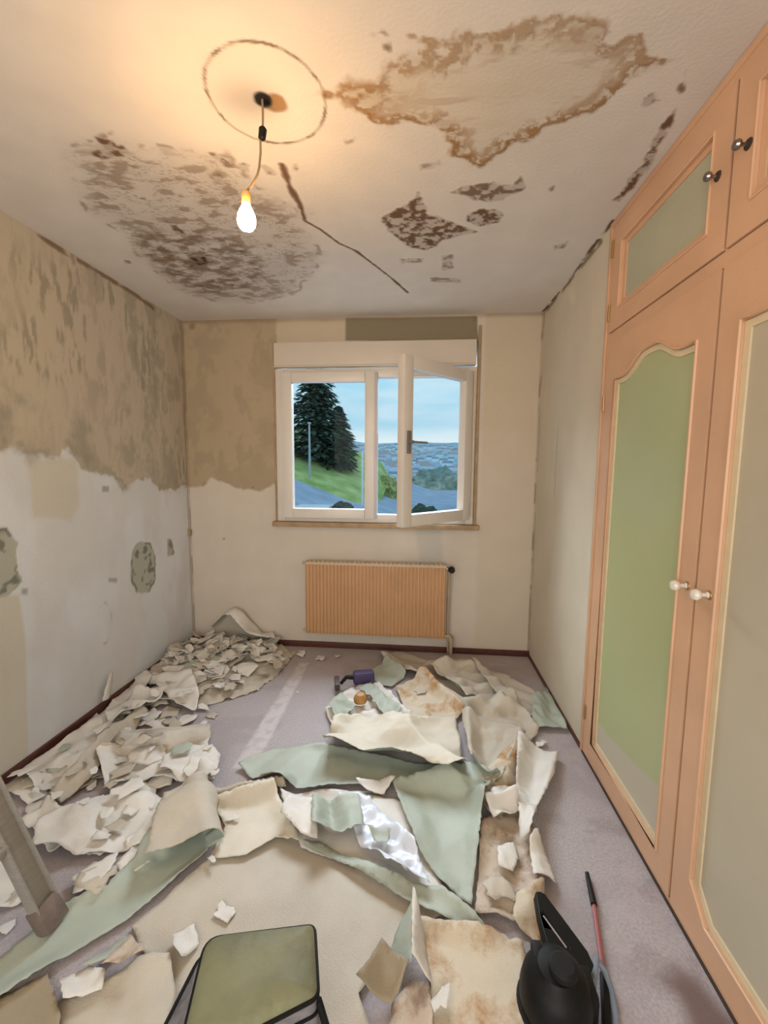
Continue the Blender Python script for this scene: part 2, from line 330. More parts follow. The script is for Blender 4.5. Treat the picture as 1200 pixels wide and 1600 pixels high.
def ceil_attrs(X, Y):
    d = sdf(RING, X, Y) + 0.075 * (fbm(X, Y, 9) - 0.5) + 0.035 * (fbm(X, Y, 40, 3) - 0.5)
    n = fbm(X, Y, 22, 4, off=3)
    lace = sst(0.50, 0.60, fbm(X, Y, 42, 3, off=14))
    rim = np.maximum(np.exp(-((d + 0.012) / 0.010) ** 2) * sst(0.36, 0.55, n + 0.06), sst(0.004, -0.008, d) * sst(-0.075, -0.02, d) * lace * 0.85)
    rim2 = np.exp(-((d + 0.05) / 0.020) ** 2) * sst(0.50, 0.62, n) * 0.55
    front = sst(-1.75, -1.95, Y)
    fillm = sst(0.012, -0.03, d) * (0.18 + 0.45 * fbm(X, Y, 6, 4, 1, 3)); streak = sst(0.010, -0.02, d) * sst(0.56, 0.70, fbm(X, Y, 7, 4, 0.7, 3.0, 9)) * 0.45
    lobe = np.exp(-(((X - (1.627, -1.808)[0]) / 0.13) ** 2 + ((Y - (1.627, -1.808)[1]) / 0.11) ** 2)) * sst(0.03, -0.01, d) * sst(0.42, 0.62, fbm(X, Y, 26, 3, off=5))
    ring = np.maximum.reduce([rim * (1 - 0.30 * front), rim2, streak * 0.6, lobe * 0.9])
    dm = sdf(MOTT, X, Y) + 0.10 * (fbm(X, Y, 8, off=2) - 0.5)
    pat = fbm(X, Y, 17, 5, 0.9, 1.5, 21)
    mot = sst(0.03, -0.10, dm) * np.maximum(sst(0.52, 0.66, pat) * 0.7, np.exp(-((pat - 0.47) / 0.012) ** 2) * 0.55)
    edge = np.exp(-((dm + 0.005) / 0.010) ** 2) * sst(0.48, 0.60, fbm(X, Y, 15, 3, off=11)) * 0.7
    dk = sdf(DARKM, X, Y) + 0.12 * (fbm(X, Y, 10, off=6) - 0.5)
    dpat = fbm(X, Y, 20, 5, 0.9, 1.6, 31)
    dkm = sst(0.02, -0.05, dk) * np.maximum(sst(0.40, 0.66, dpat) * 0.85, np.exp(-((dpat - 0.46) / 0.014) ** 2) * 0.8)
    haze = sst(0.06, -0.14, dm) * (0.28 + 0.3 * fbm(X, Y, 5, 3, off=3))
    sp = np.zeros(X.shape)
    for pl, s in SPOTS:
        ds = sdf(pl, X, Y) + 0.030 * (fbm(X, Y, 26, 3, off=8) - 0.5)
        sp = np.maximum(sp, s * sst(0.008, -0.006, ds) * (0.34 + 0.66 * sst(0.42, 0.60, fbm(X, Y, 38, 4, off=4))))
    wob = 0.012 * (fbm(X, Y, 18, 3, off=13) - 0.5)
    c = sst(0.008, 0.002, np.abs(pline(CRACK, X, Y) + wob) - 0.002)
    c = np.maximum(c, sst(0.018, 0.006, pline(CRACKW, X, Y) + 2 * wob) * 0.9)
    rr = np.hypot(X - 1.345, Y + 1.82)
    ring_c = sst(0.0065, 0.002, np.abs(rr - 0.172 + 0.5 * wob)) * (0.45 + 0.5 * sst(0.45, 0.65, fbm(X, Y, 24, 3, off=15)))
    rc = sst(0.016, 0.004, pline(RCRACK, X, Y) + wob) * sst(0.40, 0.5, fbm(X, Y, 9, 3, off=1))
    hd = np.hypot(X - HOLE[0], Y - HOLE[1])
    hole = sst(0.030, 0.020, hd + 1.2 * wob)  # the cavity's darkness is painted black on the flat ceiling
    smudge = np.exp(-(((X - HOLE[0] + 0.05) / 0.085) ** 2 + ((Y - HOLE[1]) / 0.06) ** 2)) * 0.62
    tanp = sst(0.036, 0.024, np.hypot(X - HOLE[0] - 0.035, Y - HOLE[1] - 0.015) + 1.5 * wob)
    ring = np.maximum(ring, tanp * 0.9)
    brown = np.maximum.reduce([sp, c, ring_c, rc, dkm * 0.9, edge * 0.8])
    return dict(stain_fill=fillm, stain_ring=ring, haze=np.maximum(haze, smudge), mottle=mot, brown=brown, black=np.maximum(hole, sst(1.12, 1.3, sp) * 0.7), dent=np.maximum.reduce([brown, ring, mot, hole]))
M_ceil = layered('stained_ceiling_plaster', (0.66, 0.61, 0.56), [('stain_fill', (0.50, 0.42, 0.30)), ('haze', (0.40, 0.355, 0.315)), ('mottle', (0.25, 0.175, 0.12)), ('stain_ring', (0.29, 0.15, 0.045)), ('brown', (0.155, 0.088, 0.05)), ('black', (0.015, 0.012, 0.012))], dent='dent', bump=0.08, var=0.035, nscale=6)
surface('ceiling', np.linspace(-0.02, W + 0.02, 440), np.concatenate([[YF], np.arange(-2.5, 0.021, 0.0062)]), lambda U, V: (U, V, 0 * U + H), ceil_attrs, M_ceil)

# left wall
LBARE = [(-3.0, 2.7), (0.1, 2.7)] + [(0.059, 1.278), (-0.205, 1.24), (-0.356, 1.261), (-0.456, 1.339), (-0.586, 1.329), (-0.709, 1.265), (-0.784, 1.356), (-0.86, 1.372), (-0.978, 1.373), (-1.042, 1.408), (-1.116, 1.499), (-1.215, 1.457), (-1.285, 1.455), (-1.349, 1.473), (-1.41, 1.485), (-1.553, 1.426), (-1.911, 1.334)]
LPATCH = [[(-0.669, 0.885), (-0.599, 0.922), (-0.49, 0.895), (-0.442, 0.797), (-0.454, 0.633), (-0.521, 0.566), (-0.649, 0.595), (-0.691, 0.683), (-0.688, 0.798)], [(-1.552, 1.13), (-1.469, 1.13), (-1.422, 1.058), (-1.438, 0.938), (-1.418, 0.879), (-1.48, 0.831), (-1.577, 0.847)], [(-0.302, 0.89), (-0.247, 0.881), (-0.216, 0.76), (-0.303, 0.763)]]
LDARK = [[(-1.474, 1.725), (-1.395, 1.655), (-1.399, 1.542), (-1.451, 1.511), (-1.515, 1.56)], [(-1.424, 1.484), (-1.329, 1.518), (-1.285, 1.455), (-1.338, 1.418), (-1.399, 1.434)], [(-1.047, 1.703), (-0.956, 1.646), (-0.927, 1.437), (-0.978, 1.384), (-1.06, 1.435), (-1.083, 1.567)], [(-1.43, 1.76), (-1.327, 1.737), (-1.284, 1.67), (-1.362, 1.683)]]
LOUT = [(-0.986, 0.588), (-0.944, 0.63), (-0.887, 0.589), (-0.889, 0.437), (-0.934, 0.377), (-0.982, 0.405)]
LBEIGE = [(-1.337, 1.43), (-1.059, 1.452), (-1.059, 1.196), (-1.12, 1.117), (-1.343, 1.16)]
LYEL = [(-2.088, 1.016), (-1.436, 0.818), (-1.423, 0.6), (-1.456, 0.019), (-2.171, 0.11)]
LSPOT = [[(-0.884, 0.754), (-0.822, 0.738), (-0.824, 0.715), (-0.886, 0.732)], [(-0.891, 1.292), (-0.841, 1.29), (-0.844, 1.26), (-0.893, 1.263)], [(-1.421, 0.844), (-1.397, 0.836), (-1.399, 0.813), (-1.423, 0.82)]]
def left_attrs(Y, Z):
    n = fbm(Y, Z, 9, 4)
    d = sdf(LBARE, Y, Z) + 0.06 * (n - 0.5) + 0.05 * (fbm(Y, Z, 30, 3) - 0.5)
    bare = sst(0.012, -0.012, d)
    scr = bare * np.maximum(sst(0.50, 0.66, fbm(Y, Z, 30, 4, 1.3, 0.3, 5)) * (0.25 + 0.6 * sst(0.40, 0.62, fbm(Y, Z, 2.6, 3, off=4))), sst(0.46, 0.66, fbm(Y, Z, 9, 5, 1.2, 0.7, 25)) * sst(-1.7, -0.5, Y) * 0.6)
    dk = np.zeros(Y.shape)
    for p in LDARK: dk = np.maximum(dk, sst(0.03, -0.05, sdf(p, Y, Z) + 0.08 * (fbm(Y, Z, 16, 3, off=7) - 0.5)) * 0.55)
    low = np.exp(-((d + 0.02) / 0.03) ** 2) * sst(0.45, 0.6, fbm(Y, Z, 12, 3, off=3)) * 0.5
    pt = np.zeros(Y.shape); pe = np.zeros(Y.shape)
    for p in LPATCH:
        dp = sdf(p, Y, Z) + 0.02 * (fbm(Y, Z, 30, 3) - 0.5)
        pt = np.maximum(pt, sst(0.006, -0.004, dp)); pe = np.maximum(pe, np.exp(-((dp + 0.006) / 0.006) ** 2) * sst(0.42, 0.56, fbm(Y, Z, 14, 2, off=6)))
        pe = np.maximum(pe, sst(0, -0.02, dp) * sst(0.58, 0.68, fbm(Y, Z, 22, 3, off=9)) * 0.9)
    do = np.abs(sdf(LOUT, Y, Z) + 0.05 * (fbm(Y, Z, 14, 3) - 0.5))
    pe = np.maximum(pe, sst(0.012, 0.003, do) * 0.5 * sst(0.35, 0.6, fbm(Y, Z, 12, 3, off=5)))
    for p in LSPOT: pe = np.maximum(pe, sst(0.008, -0.006, sdf(p, Y, Z) + 0.02 * (n - 0.5)) * 0.6)
    be = sst(0.02, -0.02, sdf(LBEIGE, Y, Z) + 0.03 * (n - 0.5)) * 0.7
    ye = sst(0.01, -0.01, sdf(LYEL, Y, Z)) * 0.75
    top = sst(2.40, 2.49, Z) * 0
    cor = sst(0.012, 0.003, np.abs(Y + 0.008)) * 0.6
    crack = sst(0.018, 0.005, pline([(-1.198, 2.488), (-1.035, 2.486), (-0.771, 2.488), (-0.556, 2.489), (-0.336, 2.469)], Y, Z) + 0.02 * (fbm(Y, Z, 20, 3) - 0.5)) * sst(0.40, 0.48, fbm(Y, Z, 7, 3, off=2))
    white = (1 - bare) * sst(0.40, 0.62, fbm(Y, Z, 3, 3, 1.6, 0.8, 8)) * 0.5
    return dict(white=white, yellow=np.maximum(be, ye), bare=bare * 0.9, scratch=np.maximum.reduce([scr * 0.8, low]), dark=dk, patch=pt, patch_edge=pe, crack=np.maximum(crack, cor), dent=np.maximum.reduce([bare, pt]))
M_left = layered('stripped_left_wall_plaster', (0.64, 0.65, 0.66), [('white', (0.72, 0.77, 0.83)), ('yellow', (0.58, 0.54, 0.43)), ('bare', (0.49, 0.415, 0.31)), ('scratch', (0.25, 0.23, 0.175)), ('dark', (0.23, 0.22, 0.17)), ('patch', (0.43, 0.44, 0.38)), ('patch_edge', (0.17, 0.18, 0.145)), ('crack', (0.22, 0.15, 0.10))], dent='dent', bump=0.12, nscale=5, var=0.04, stretch=(1, 2, 0.5))
surface('wall_left', np.concatenate([[YF], np.arange(-2.6, 0.005, 0.0085)]), np.linspace(0, H, 300), lambda U, V: (0 * U, U, V), left_attrs, M_left)

# back wall, with the opening
BBARE = [(-0.1, 2.7)] + [(0.743, 2.937), (0.712, 1.288), (0.574, 1.223), (0.472, 1.236), (0.396, 1.25), (0.191, 1.317), (0.127, 1.257), (-0.073, 1.244)]
BOLIVE = [(1.251, 2.493), (2.19, 2.485), (2.209, 2.301), (1.25, 2.335)]
BTAN = [(0.725, 2.491), (1.251, 2.488), (1.25, 2.335), (0.722, 2.336)]
BGREY = [(1.775, 0.978), (1.976, 0.982), (1.992, 0.71), (1.814, 0.705)]
def back_attrs(X, Z):
    n = fbm(X, Z, 10, 4)
    d = sdf(BBARE, X, Z) + 0.03 * (n - 0.5) + 0.02 * (fbm(X, Z, 40, 3) - 0.5)
    bare = sst(0.010, -0.010, d) * 0.95
    scr = bare * np.maximum(sst(0.50, 0.68, fbm(X, Z, 14, 5, 1.0, 0.6, 5)) * 0.6, sst(0.5, 0.7, fbm(X, Z, 5, 4, 1, 1, 2)) * 0.5)
    right = sst(2.23, 2.27, X) * (0.35 + 0.35 * sst(1.2, 2.0, Z))
    ol = sst(0.006, -0.004, sdf(BOLIVE, X, Z)); tn = sst(0.006, -0.004, sdf(BTAN, X, Z)) * 0.8
    gr = sst(0.02, -0.02, sdf(BGREY, X, Z)) * 0.5
    low = sst(0.95, 0.3, Z) * sst(0.6, 0.2, X) * 0.3
    cr = sst(0.010, 0.002, np.minimum(np.abs(X - 0.008), np.abs(X - W + 0.006))) * (0.35 + 0.5 * sst(0.4, 0.6, fbm(X, Z, 8, 3, 0.2, 1)))
    sp = np.zeros(X.shape)
    for a, b, r in (((0.28, 0.846) + (0.014,)), ((0.524, 1.252) + (0.016,)), ((2.655, 0.387) + (0.010,)), ((0.081, 2.459) + (0.03,)), ((2.177, 2.468) + (0.03,))):
        sp = np.maximum(sp, sst(r, r * 0.5, np.hypot(X - a, Z - b) + 0.02 * (n - 0.5)) * 0.6)
    top = sst(2.46, 2.495, Z + 0.02 * (n - 0.5)) * 0.5
    return dict(bare=bare, tan=np.maximum(tn, right), olive=ol, grey=gr, scratch=scr, crack=np.maximum.reduce([cr, sp, top]), dent=np.maximum.reduce([bare, ol]))
M_back = layered('stripped_back_wall_plaster', (0.60, 0.535, 0.462), [('tan', (0.53, 0.435, 0.31)), ('bare', (0.42, 0.325, 0.215)), ('grey', (0.45, 0.43, 0.38)), ('olive', (0.24, 0.20, 0.135)), ('scratch', (0.33, 0.265, 0.185)), ('crack', (0.20, 0.13, 0.08))], dent='dent', bump=0.1, nscale=5, var=0.04)
xs = np.unique(np.concatenate([np.arange(0, W, 0.0085), [W, WIN[0], WIN[1]]])); zs = np.unique(np.concatenate([np.arange(0, H, 0.0085), [H, WIN[2], WIN[3]]]))
surface('wall_back', xs, zs, lambda U, V: (U, 0 * U, V), back_attrs, M_back, hole=WIN)
b = MB()
for lo, hi in (((WIN[0] - 0.2, 0.0005, WIN[2] - 0.2), (WIN[0], 0.26, WIN[3] + 0.1)), ((WIN[1], 0.0005, WIN[2] - 0.2), (WIN[1] + 0.2, 0.26, WIN[3] + 0.1)),
               ((WIN[0], 0.0005, WIN[2] - 0.2), (WIN[1], 0.26, WIN[2])), ((WIN[0], 0.0005, WIN[3]), (WIN[1], 0.26, WIN[3] + 0.1))): b.box(lo, hi)
b.build('trim_1', mat('outer_reveal_render', (0.55, 0.52, 0.48), 0.9, var=0.1), smooth=False)['kind'] = 'structure'
b = MB()
for lo, hi in (((-0.25, 0.0005, -0.05), (WIN[0] - 0.2, 0.26, H + 0.2)), ((WIN[1] + 0.2, 0.0005, -0.05), (W + 0.8, 0.26, H + 0.2)),
               ((WIN[0] - 0.2, 0.0005, -0.05), (WIN[1] + 0.2, 0.26, WIN[2] - 0.2)), ((WIN[0] - 0.2, 0.0005, WIN[3] + 0.1), (WIN[1] + 0.2, 0.26, H + 0.2))): b.box(lo, hi)
b.build('wall_back_outer', mat('facade_render', (0.6, 0.57, 0.52), 0.9, var=0.1), smooth=False)['kind'] = 'structure'
b = MB().box((-0.25, YF, H + 0.005), (W + 0.8, 0.26, H + 0.2)); b.build('ceiling_slab', M_gap, smooth=False)['kind'] = 'structure'

# right wall between corner and wardrobe
def right_attrs(Y, Z):
    n = fbm(Y, Z, 8, 4)
    gre = sst(0.45, 0.7, fbm(Y, Z, 3, 3, 1.5, 0.35, 5)) * sst(0.3, 0.9, Z) * 0.15
    cr = sst(0.010, 0.002, np.abs(Y + 0.006)) * sst(0.42, 0.55, fbm(Y, Z, 6, 3)) * 0.8
    ln = sst(0.008, 0.003, np.abs(Y + 0.43 + 0.01 * (n - 0.5))) * sst(1.2, 1.3, Z) * sst(1.75, 1.6, Z) * 0.4
    top = sst(0.022, 0.004, np.abs(Z - 2.492) + 0.02 * (n - 0.5)) * sst(0.42, 0.5, fbm(Y, Z, 9, 3)) * 0.9
    chip = sst(0.02, -0.01, sdf([(-0.486, 2.458), (-0.596, 2.421), (-0.618, 2.344), (-0.566, 2.35)], Y, Z) + 0.02 * (n - 0.5)) * 0.7
    return dict(green=gre, crack=np.maximum.reduce([cr, ln, top]), chip=chip)
M_right = layered('right_wall_old_paint', (0.60, 0.54, 0.435), [('green', (0.42, 0.43, 0.33)), ('chip', (0.66, 0.60, 0.48)), ('crack', (0.22, 0.15, 0.09))], bump=0.1, nscale=4, var=0.04)
surface('wall_right', np.arange(Y1, 0.0071, 0.0085), np.linspace(0, H, 300), lambda U, V: (0 * U + W, U, V), right_attrs, M_right, flip=True)
b = MB().box((W + 0.012, Y1, 0), (W + 0.6, Y1 + 0.08, H)).box((W + 0.0, -4.3, 0), (W + 0.02, -2.70, H)); b.build('wall_right_stub', M_right, smooth=False)['kind'] = 'structure'
b = MB().box((W + 0.55, YF, 0), (W + 0.62, Y1, H)); b.build('wall_right_outer', M_gap, smooth=False)['kind'] = 'structure'
# wall behind the camera, with an unseen opening added for the fill lamp
b = MB().box((0, YF - 0.1, 0), (0.22, YF, H)).box((2.44, YF - 0.1, 0), (W + 0.6, YF, H)).box((0.22, YF - 0.1, 2.42), (2.44, YF, H)); b.build('wall_front', M_right, smooth=False)['kind'] = 'structure'

# carpet
CST = [(2.487, -2.046), (2.568, -2.023), (2.612, -2.049), (2.665, -2.14), (2.581, -2.261), (2.504, -2.203), (2.525, -2.114)]
CST2 = [(2.555, -2.118), (2.636, -2.09), (2.649, -2.141), (2.567, -2.197)]
CSTRIP = [(0.963, -0.293), (1.027, -0.286), (1.063, -1.367), (0.962, -1.377)]
def floor_attrs(X, Y):
    n = fbm(X, Y, 10, 4)
    st = sst(0.03, -0.04, sdf(CST, X, Y) + 0.06 * (n - 0.5)) * 0.95
    strip = sst(0.008, -0.006, sdf(CSTRIP, X, Y) + 0.012 * (fbm(X, Y, 50, 2) - 0.5)) * (0.45 + 0.5 * sst(0.3, 0.6, fbm(X, Y, 30, 3)))
    blot = sst(0.48, 0.70, fbm(X, Y, 5, 4, off=9)) * 0.45
    warm = sst(-0.6, -0.05, Y) * 0.35
    dust = sst(0.60, 0.72, fbm(X, Y, 14, 4, off=2)) * 0.35
    rb = sst(0.56, 0.68, fbm(X, Y, 8, 4, off=12)) * sst(2.05, 2.25, X) * sst(-1.3, -1.6, Y) * 0.25
    return dict(warm=warm, blotch=blot, dust=dust, strip=strip, stain=np.maximum(st, rb))
M_floor = layered('lavender_grey_carpet', (0.47, 0.425, 0.44), [('warm', (0.42, 0.33, 0.28)), ('blotch', (0.37, 0.32, 0.33)), ('dust', (0.53, 0.48, 0.47)), ('strip', (0.66, 0.61, 0.62)), ('stain', (0.20, 0.135, 0.125))], rough=1.0, var=0.16, nscale=120, bump=0.9, bscale=420, bdist=0.004)
surface('floor', np.linspace(0, W + 0.02, 220), np.concatenate([[YF - 1.2], np.arange(-2.6, 0.0001, 0.0125), [0.0]]), lambda U, V: (U, V, 0 * U), floor_attrs, M_floor)

# baseboards
b = MB().box((0, -0.014, 0), (W - 0.0, 0, 0.045), 0.003); b.build('baseboard_back', M_base)['kind'] = 'structure'
b = MB().box((0, YF, 0), (0.014, -0.014, 0.05), 0.003); b.build('baseboard_left', M_base)['kind'] = 'structure'
b = MB().box((W - 0.010, Y1 - 0.0, 0), (W, -0.014, 0.022), 0.002); b.build('baseboard_right', M_base)['kind'] = 'structure'

# ------------------------------------------------------------------ window
win = empty('window_1', (1.46, 0, 1.55)); win['kind'] = 'structure'
def wpart(b, name, mt, par=win, smooth=True):
    o = b.build(name, mt, None, smooth); o.parent = par; o.matrix_parent_inverse = par.matrix_basis.inverted()
    return o
x0, x1, z0, z1 = 0.724, 2.202, 1.0, 2.135
b = MB()
b.box((x0, -0.02, z0), (x0 + 0.062, 0.055, z1), 0.005).box((x1 - 0.062, -0.02, z0), (x1, 0.055, z1), 0.005)
b.box((x0 + 0.062, -0.02, z0), (x1 - 0.062, 0.055, z0 + 0.062), 0.005).box((x0 + 0.062, -0.02, z1 - 0.066), (x1 - 0.062, 0.055, z1), 0.005)
wpart(b, 'outer_frame', M_white)
def sash(w, h, fw_):
    b = MB(); t = 0.03
    b.box((0, -t, 0), (fw_, t, h), 0.006).box((w - fw_, -t, 0), (w, t, h), 0.006).box((fw_, -t, 0), (w - fw_, t, fw_), 0.006).box((fw_, -t, h - fw_), (w - fw_, t, h), 0.006)
    return b
ls = sash(0.69, 1.075, 0.072).build('fixed_sash', M_white, win); ls.location = (0.782 - 1.46, -0.022, 1.03 - 1.55)
MB().box((0.07, -0.006, 0.07), (0.62, 0.006, 1.005)).build('pane', M_glass, ls, False)
b = MB().box((1.462, -0.048, 1.035), (1.492, 0.03, 2.10), 0.006).box((1.486, -0.055, 1.5), (1.498, -0.04, 1.66), 0.003); wpart(b, 'meeting_stile', mat('grey_seal_pvc', (0.50, 0.46, 0.47), 0.4))
rs = sash(0.685, 1.055, 0.078).build('open_sash', M_white, win)
rs.location = (2.152 - 1.46, -0.03, 1.04 - 1.55); rs.rotation_euler = (0, 0, PI + math.radians(47.5))
MB().box((0.076, -0.006, 0.076), (0.61, 0.006, 0.98)).build('pane', M_glass, rs, False)
b = MB().box((0.630, 0.030, 0.46), (0.664, 0.040, 0.60), 0.004).tube([(0.647, 0.036, 0.53), (0.647, 0.075, 0.53)], 0.010).tube([(0.650, 0.075, 0.53), (0.60, 0.078, 0.53), (0.53, 0.076, 0.53)], 0.009)
b.build('window_handle', mat('grey_handle_metal', (0.20, 0.19, 0.19), 0.4, metal=0.3), rs)
b = MB()
for z in (1.12, 2.02): b.tube([(2.158, -0.04, z - 0.04), (2.158, -0.04, z + 0.04)], 0.010)
wpart(b, 'window_hinge', M_chrome)
b = MB().box((0.726, -0.055, 2.150), (2.190, 0.05, 2.314), 0.008).box((0.726, -0.058, 2.140), (2.190, 0.0, 2.150), 0.002)
wpart(b, 'roller_shutter_box', M_shutter)
b = MB().box((0.690, -0.055, 0.962), (2.245, -0.001, 0.998), 0.006); wpart(b, 'window_sill', M_tan)
b = MB().box((0.706, -0.016, 0.998), (0.722, -0.001, 2.33), 0.003).box((2.206, -0.016, 0.998), (2.226, -0.001, 2.42), 0.003); wpart(b, 'side_bead', M_tan)
b = MB().tube([(2.185, -0.03, 2.10), (2.188, -0.035, 1.6), (2.192, -0.03, 1.06)], 0.006); wpart(b, 'shutter_strap', M_cream)

# ------------------------------------------------------------------ radiator
rad = meta(empty('radiator', (1.483, 0, 0)), 'peach ribbed panel radiator below the window', 'radiator')
def rpart(b, name, mt, par=rad, **k):
    o = b.build(name, mt, None, **k); o.parent = par; o.matrix_parent_inverse = rad.matrix_basis.inverted() if par is rad else Matrix(); return o
b = MB(); xa, xb, za, zb = 0.965, 2.008, 0.150, 0.700; n = 39
prof = []
for i in range(n):
    u0 = xa + (xb - xa) * i / n; du = (xb - xa) / n
    prof += [(u0, -0.100), (u0 + du * 0.30, -0.100), (u0 + du * 0.42, -0.1085), (u0 + du * 0.88, -0.1085)]
prof.append((xb, -0.100))
lo = [b.b.verts.new((x, y + 0.004, za)) for x, y in prof]; l2 = [b.b.verts.new((x, y, za + 0.018)) for x, y in prof]; u2 = [b.b.verts.new((x, y, zb - 0.018)) for x, y in prof]; hi = [b.b.verts.new((x, y + 0.004, zb)) for x, y in prof]
for A, B in ((lo, l2), (l2, u2), (u2, hi)):
    for i in range(len(prof) - 1): b.b.faces.new((A[i], A[i + 1], B[i + 1], B[i]))
b.box((xa, -0.098, za), (xb, -0.086, zb), 0.004)
rpart(b, 'front_panel', M_rad, smooth=False)
b = MB().box((xa, -0.06, za), (xb, -0.045, zb), 0.004); rpart(b, 'back_panel', M_rad)
b = MB()
b.box((xa - 0.006, -0.105, zb), (xb + 0.006, -0.04, zb + 0.004), 0.001).box((xa - 0.006, -0.108, zb - 0.014), (xb + 0.006, -0.104, zb + 0.004), 0.001)
for i in range(30): b.box((xa + 0.02 + i * 0.0338, -0.098, zb + 0.0035), (xa + 0.036 + i * 0.0338, -0.05, zb + 0.010), 0.001)
rpart(b, 'top_grille', mat('beige_grille_enamel', (0.55, 0.42, 0.28), 0.5))
for s, x in enumerate((xa - 0.004, xb + 0.004)): rpart(MB().box((x - 0.003, -0.105, za), (x + 0.003, -0.04, zb), 0.001), 'side_panel', M_rad)
for x in (1.15, 1.82): rpart(MB().box((x - 0.02, -0.046, 0.2), (x + 0.02, -0.001, 0.64), 0.003), 'wall_bracket', M_rad)
b = MB().tube([(2.005, -0.07, 0.672), (2.045, -0.07, 0.672)], 0.010).lathe([(0.013, 0), (0.016, 0.01), (0.016, 0.03)], Matrix.Translation((2.04, -0.07, 0.655)))
vlv = rpart(b, 'valve', M_chrome)
b = MB().lathe([(0.018, 0), (0.022, 0.006), (0.022, 0.05), (0.017, 0.058)], Matrix.Translation((2.052, -0.075, 0.675)) @ Matrix.Rotation(PI / 2, 4, 'X')); rpart(b, 'thermostat_head', M_black, vlv)
b = MB().tube([(2.04, -0.07, 0.66), (2.035, -0.065, 0.4), (2.035, -0.06, 0.16), (2.042, -0.06, 0.03)], 0.008).tube([(2.008, -0.08, 0.165), (2.05, -0.08, 0.160), (2.06, -0.08, 0.14), (2.06, -0.08, 0.0)], 0.013).lathe([(0.02, 0), (0.02, 0.03)], Matrix.Translation((2.06, -0.08, 0.125)))
rpart(b, 'pipe', mat('painted_pipe', (0.42, 0.33, 0.23), 0.5, var=0.08))
M_plug = mat('beige_plug', (0.45, 0.36, 0.26), 0.5)
for z in (0.165, 0.69): rpart(MB().tube([(xa - 0.004, -0.075, z), (xa - 0.035, -0.075, z)], 0.010), 'end_plug', M_plug)

# ------------------------------------------------------------------ fitted wardrobe
war = meta(empty('fitted_wardrobe', (W, -1.87, 0)), 'peach painted fitted wardrobe with green and beige door panels along the right wall', 'wardrobe')
def adopt(o, par):
    o.parent = par; o.matrix_parent_inverse = par.matrix_world.inverted(); return o
war.matrix_world = Matrix.Translation((W, -1.87, 0))
FX = W - 0.008                                           # front of the doors
def TW(x): return lambda u, v, d: Vector((x + d, u, v))
YE = -2.66
def part(b, name, mt, **k):
    o = b.build(name, mt, None, **k); o.parent = war; o.matrix_parent_inverse = Matrix.Translation((-W, 1.87, 0)); return o
# frame: rectangular face frame with the four openings
op = [[(-1.122, 0.03), (-1.848, 0.03), (-1.848, 1.968), (-1.122, 1.968)], [(-1.856, 0.03), (-2.60, 0.03), (-2.60, 1.968), (-1.856, 1.968)],
      [(-1.122, 2.011), (-1.848, 2.011), (-1.848, 2.445), (-1.122, 2.445)], [(-1.856, 2.011), (-2.60, 2.011), (-2.60, 2.445), (-1.856, 2.445)]]
b = MB().plate([(Y1, 0.0), (YE, 0.0), (YE, H - 0.001), (Y1, H - 0.001)], op, TW(FX + 0.003), 0.03)
b.box((FX - 0.003, Y1 - 0.001, 0.0), (FX + 0.02, Y1 - 0.020, H - 0.002), 0.003)
b.box((FX - 0.002, YE, H - 0.028), (FX + 0.02, Y1, H - 0.001), 0.004)
part(b, 'face_frame', M_peach)
part(MB().box((W + 0.03, YE, 0), (W + 0.5, Y1, 0.02)).box((W + 0.03, YE, 1.98), (W + 0.5, Y1, 2.0)).box((W + 0.48, YE, 0), (W + 0.5, Y1, H - 0.01)), 'carcass', M_gap, smooth=False)
part(MB().box((FX - 0.001, YE, 0.0), (FX + 0.01, Y1, 0.012)), 'gap_shade_strip', M_gap, smooth=False)  # dark strip painted as the shade in the gap below the doors

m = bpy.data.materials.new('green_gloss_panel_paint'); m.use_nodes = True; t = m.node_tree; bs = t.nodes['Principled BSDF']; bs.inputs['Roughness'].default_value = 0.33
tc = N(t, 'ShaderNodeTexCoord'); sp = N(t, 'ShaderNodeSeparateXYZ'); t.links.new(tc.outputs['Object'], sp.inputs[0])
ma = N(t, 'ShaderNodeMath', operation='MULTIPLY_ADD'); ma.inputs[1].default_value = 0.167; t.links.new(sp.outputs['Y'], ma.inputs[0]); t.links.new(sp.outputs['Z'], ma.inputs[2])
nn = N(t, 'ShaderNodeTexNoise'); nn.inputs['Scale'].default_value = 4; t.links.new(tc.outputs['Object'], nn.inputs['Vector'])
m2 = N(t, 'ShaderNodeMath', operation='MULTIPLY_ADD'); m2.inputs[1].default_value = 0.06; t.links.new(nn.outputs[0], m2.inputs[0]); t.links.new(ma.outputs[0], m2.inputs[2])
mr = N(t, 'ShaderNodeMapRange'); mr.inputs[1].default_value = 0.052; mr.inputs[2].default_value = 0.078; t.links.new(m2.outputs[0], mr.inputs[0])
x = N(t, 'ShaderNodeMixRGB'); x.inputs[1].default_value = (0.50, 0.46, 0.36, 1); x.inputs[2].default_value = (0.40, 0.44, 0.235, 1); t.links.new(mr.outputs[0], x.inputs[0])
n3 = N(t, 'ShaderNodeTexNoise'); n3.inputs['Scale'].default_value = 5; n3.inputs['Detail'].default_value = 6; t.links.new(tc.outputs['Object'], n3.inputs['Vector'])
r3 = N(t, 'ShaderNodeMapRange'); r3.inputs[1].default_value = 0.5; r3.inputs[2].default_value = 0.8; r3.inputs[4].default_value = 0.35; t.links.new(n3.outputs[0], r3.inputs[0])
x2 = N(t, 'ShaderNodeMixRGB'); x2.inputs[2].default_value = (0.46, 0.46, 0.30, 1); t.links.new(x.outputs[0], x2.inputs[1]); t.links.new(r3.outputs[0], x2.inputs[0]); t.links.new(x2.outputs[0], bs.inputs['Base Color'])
M_green = m

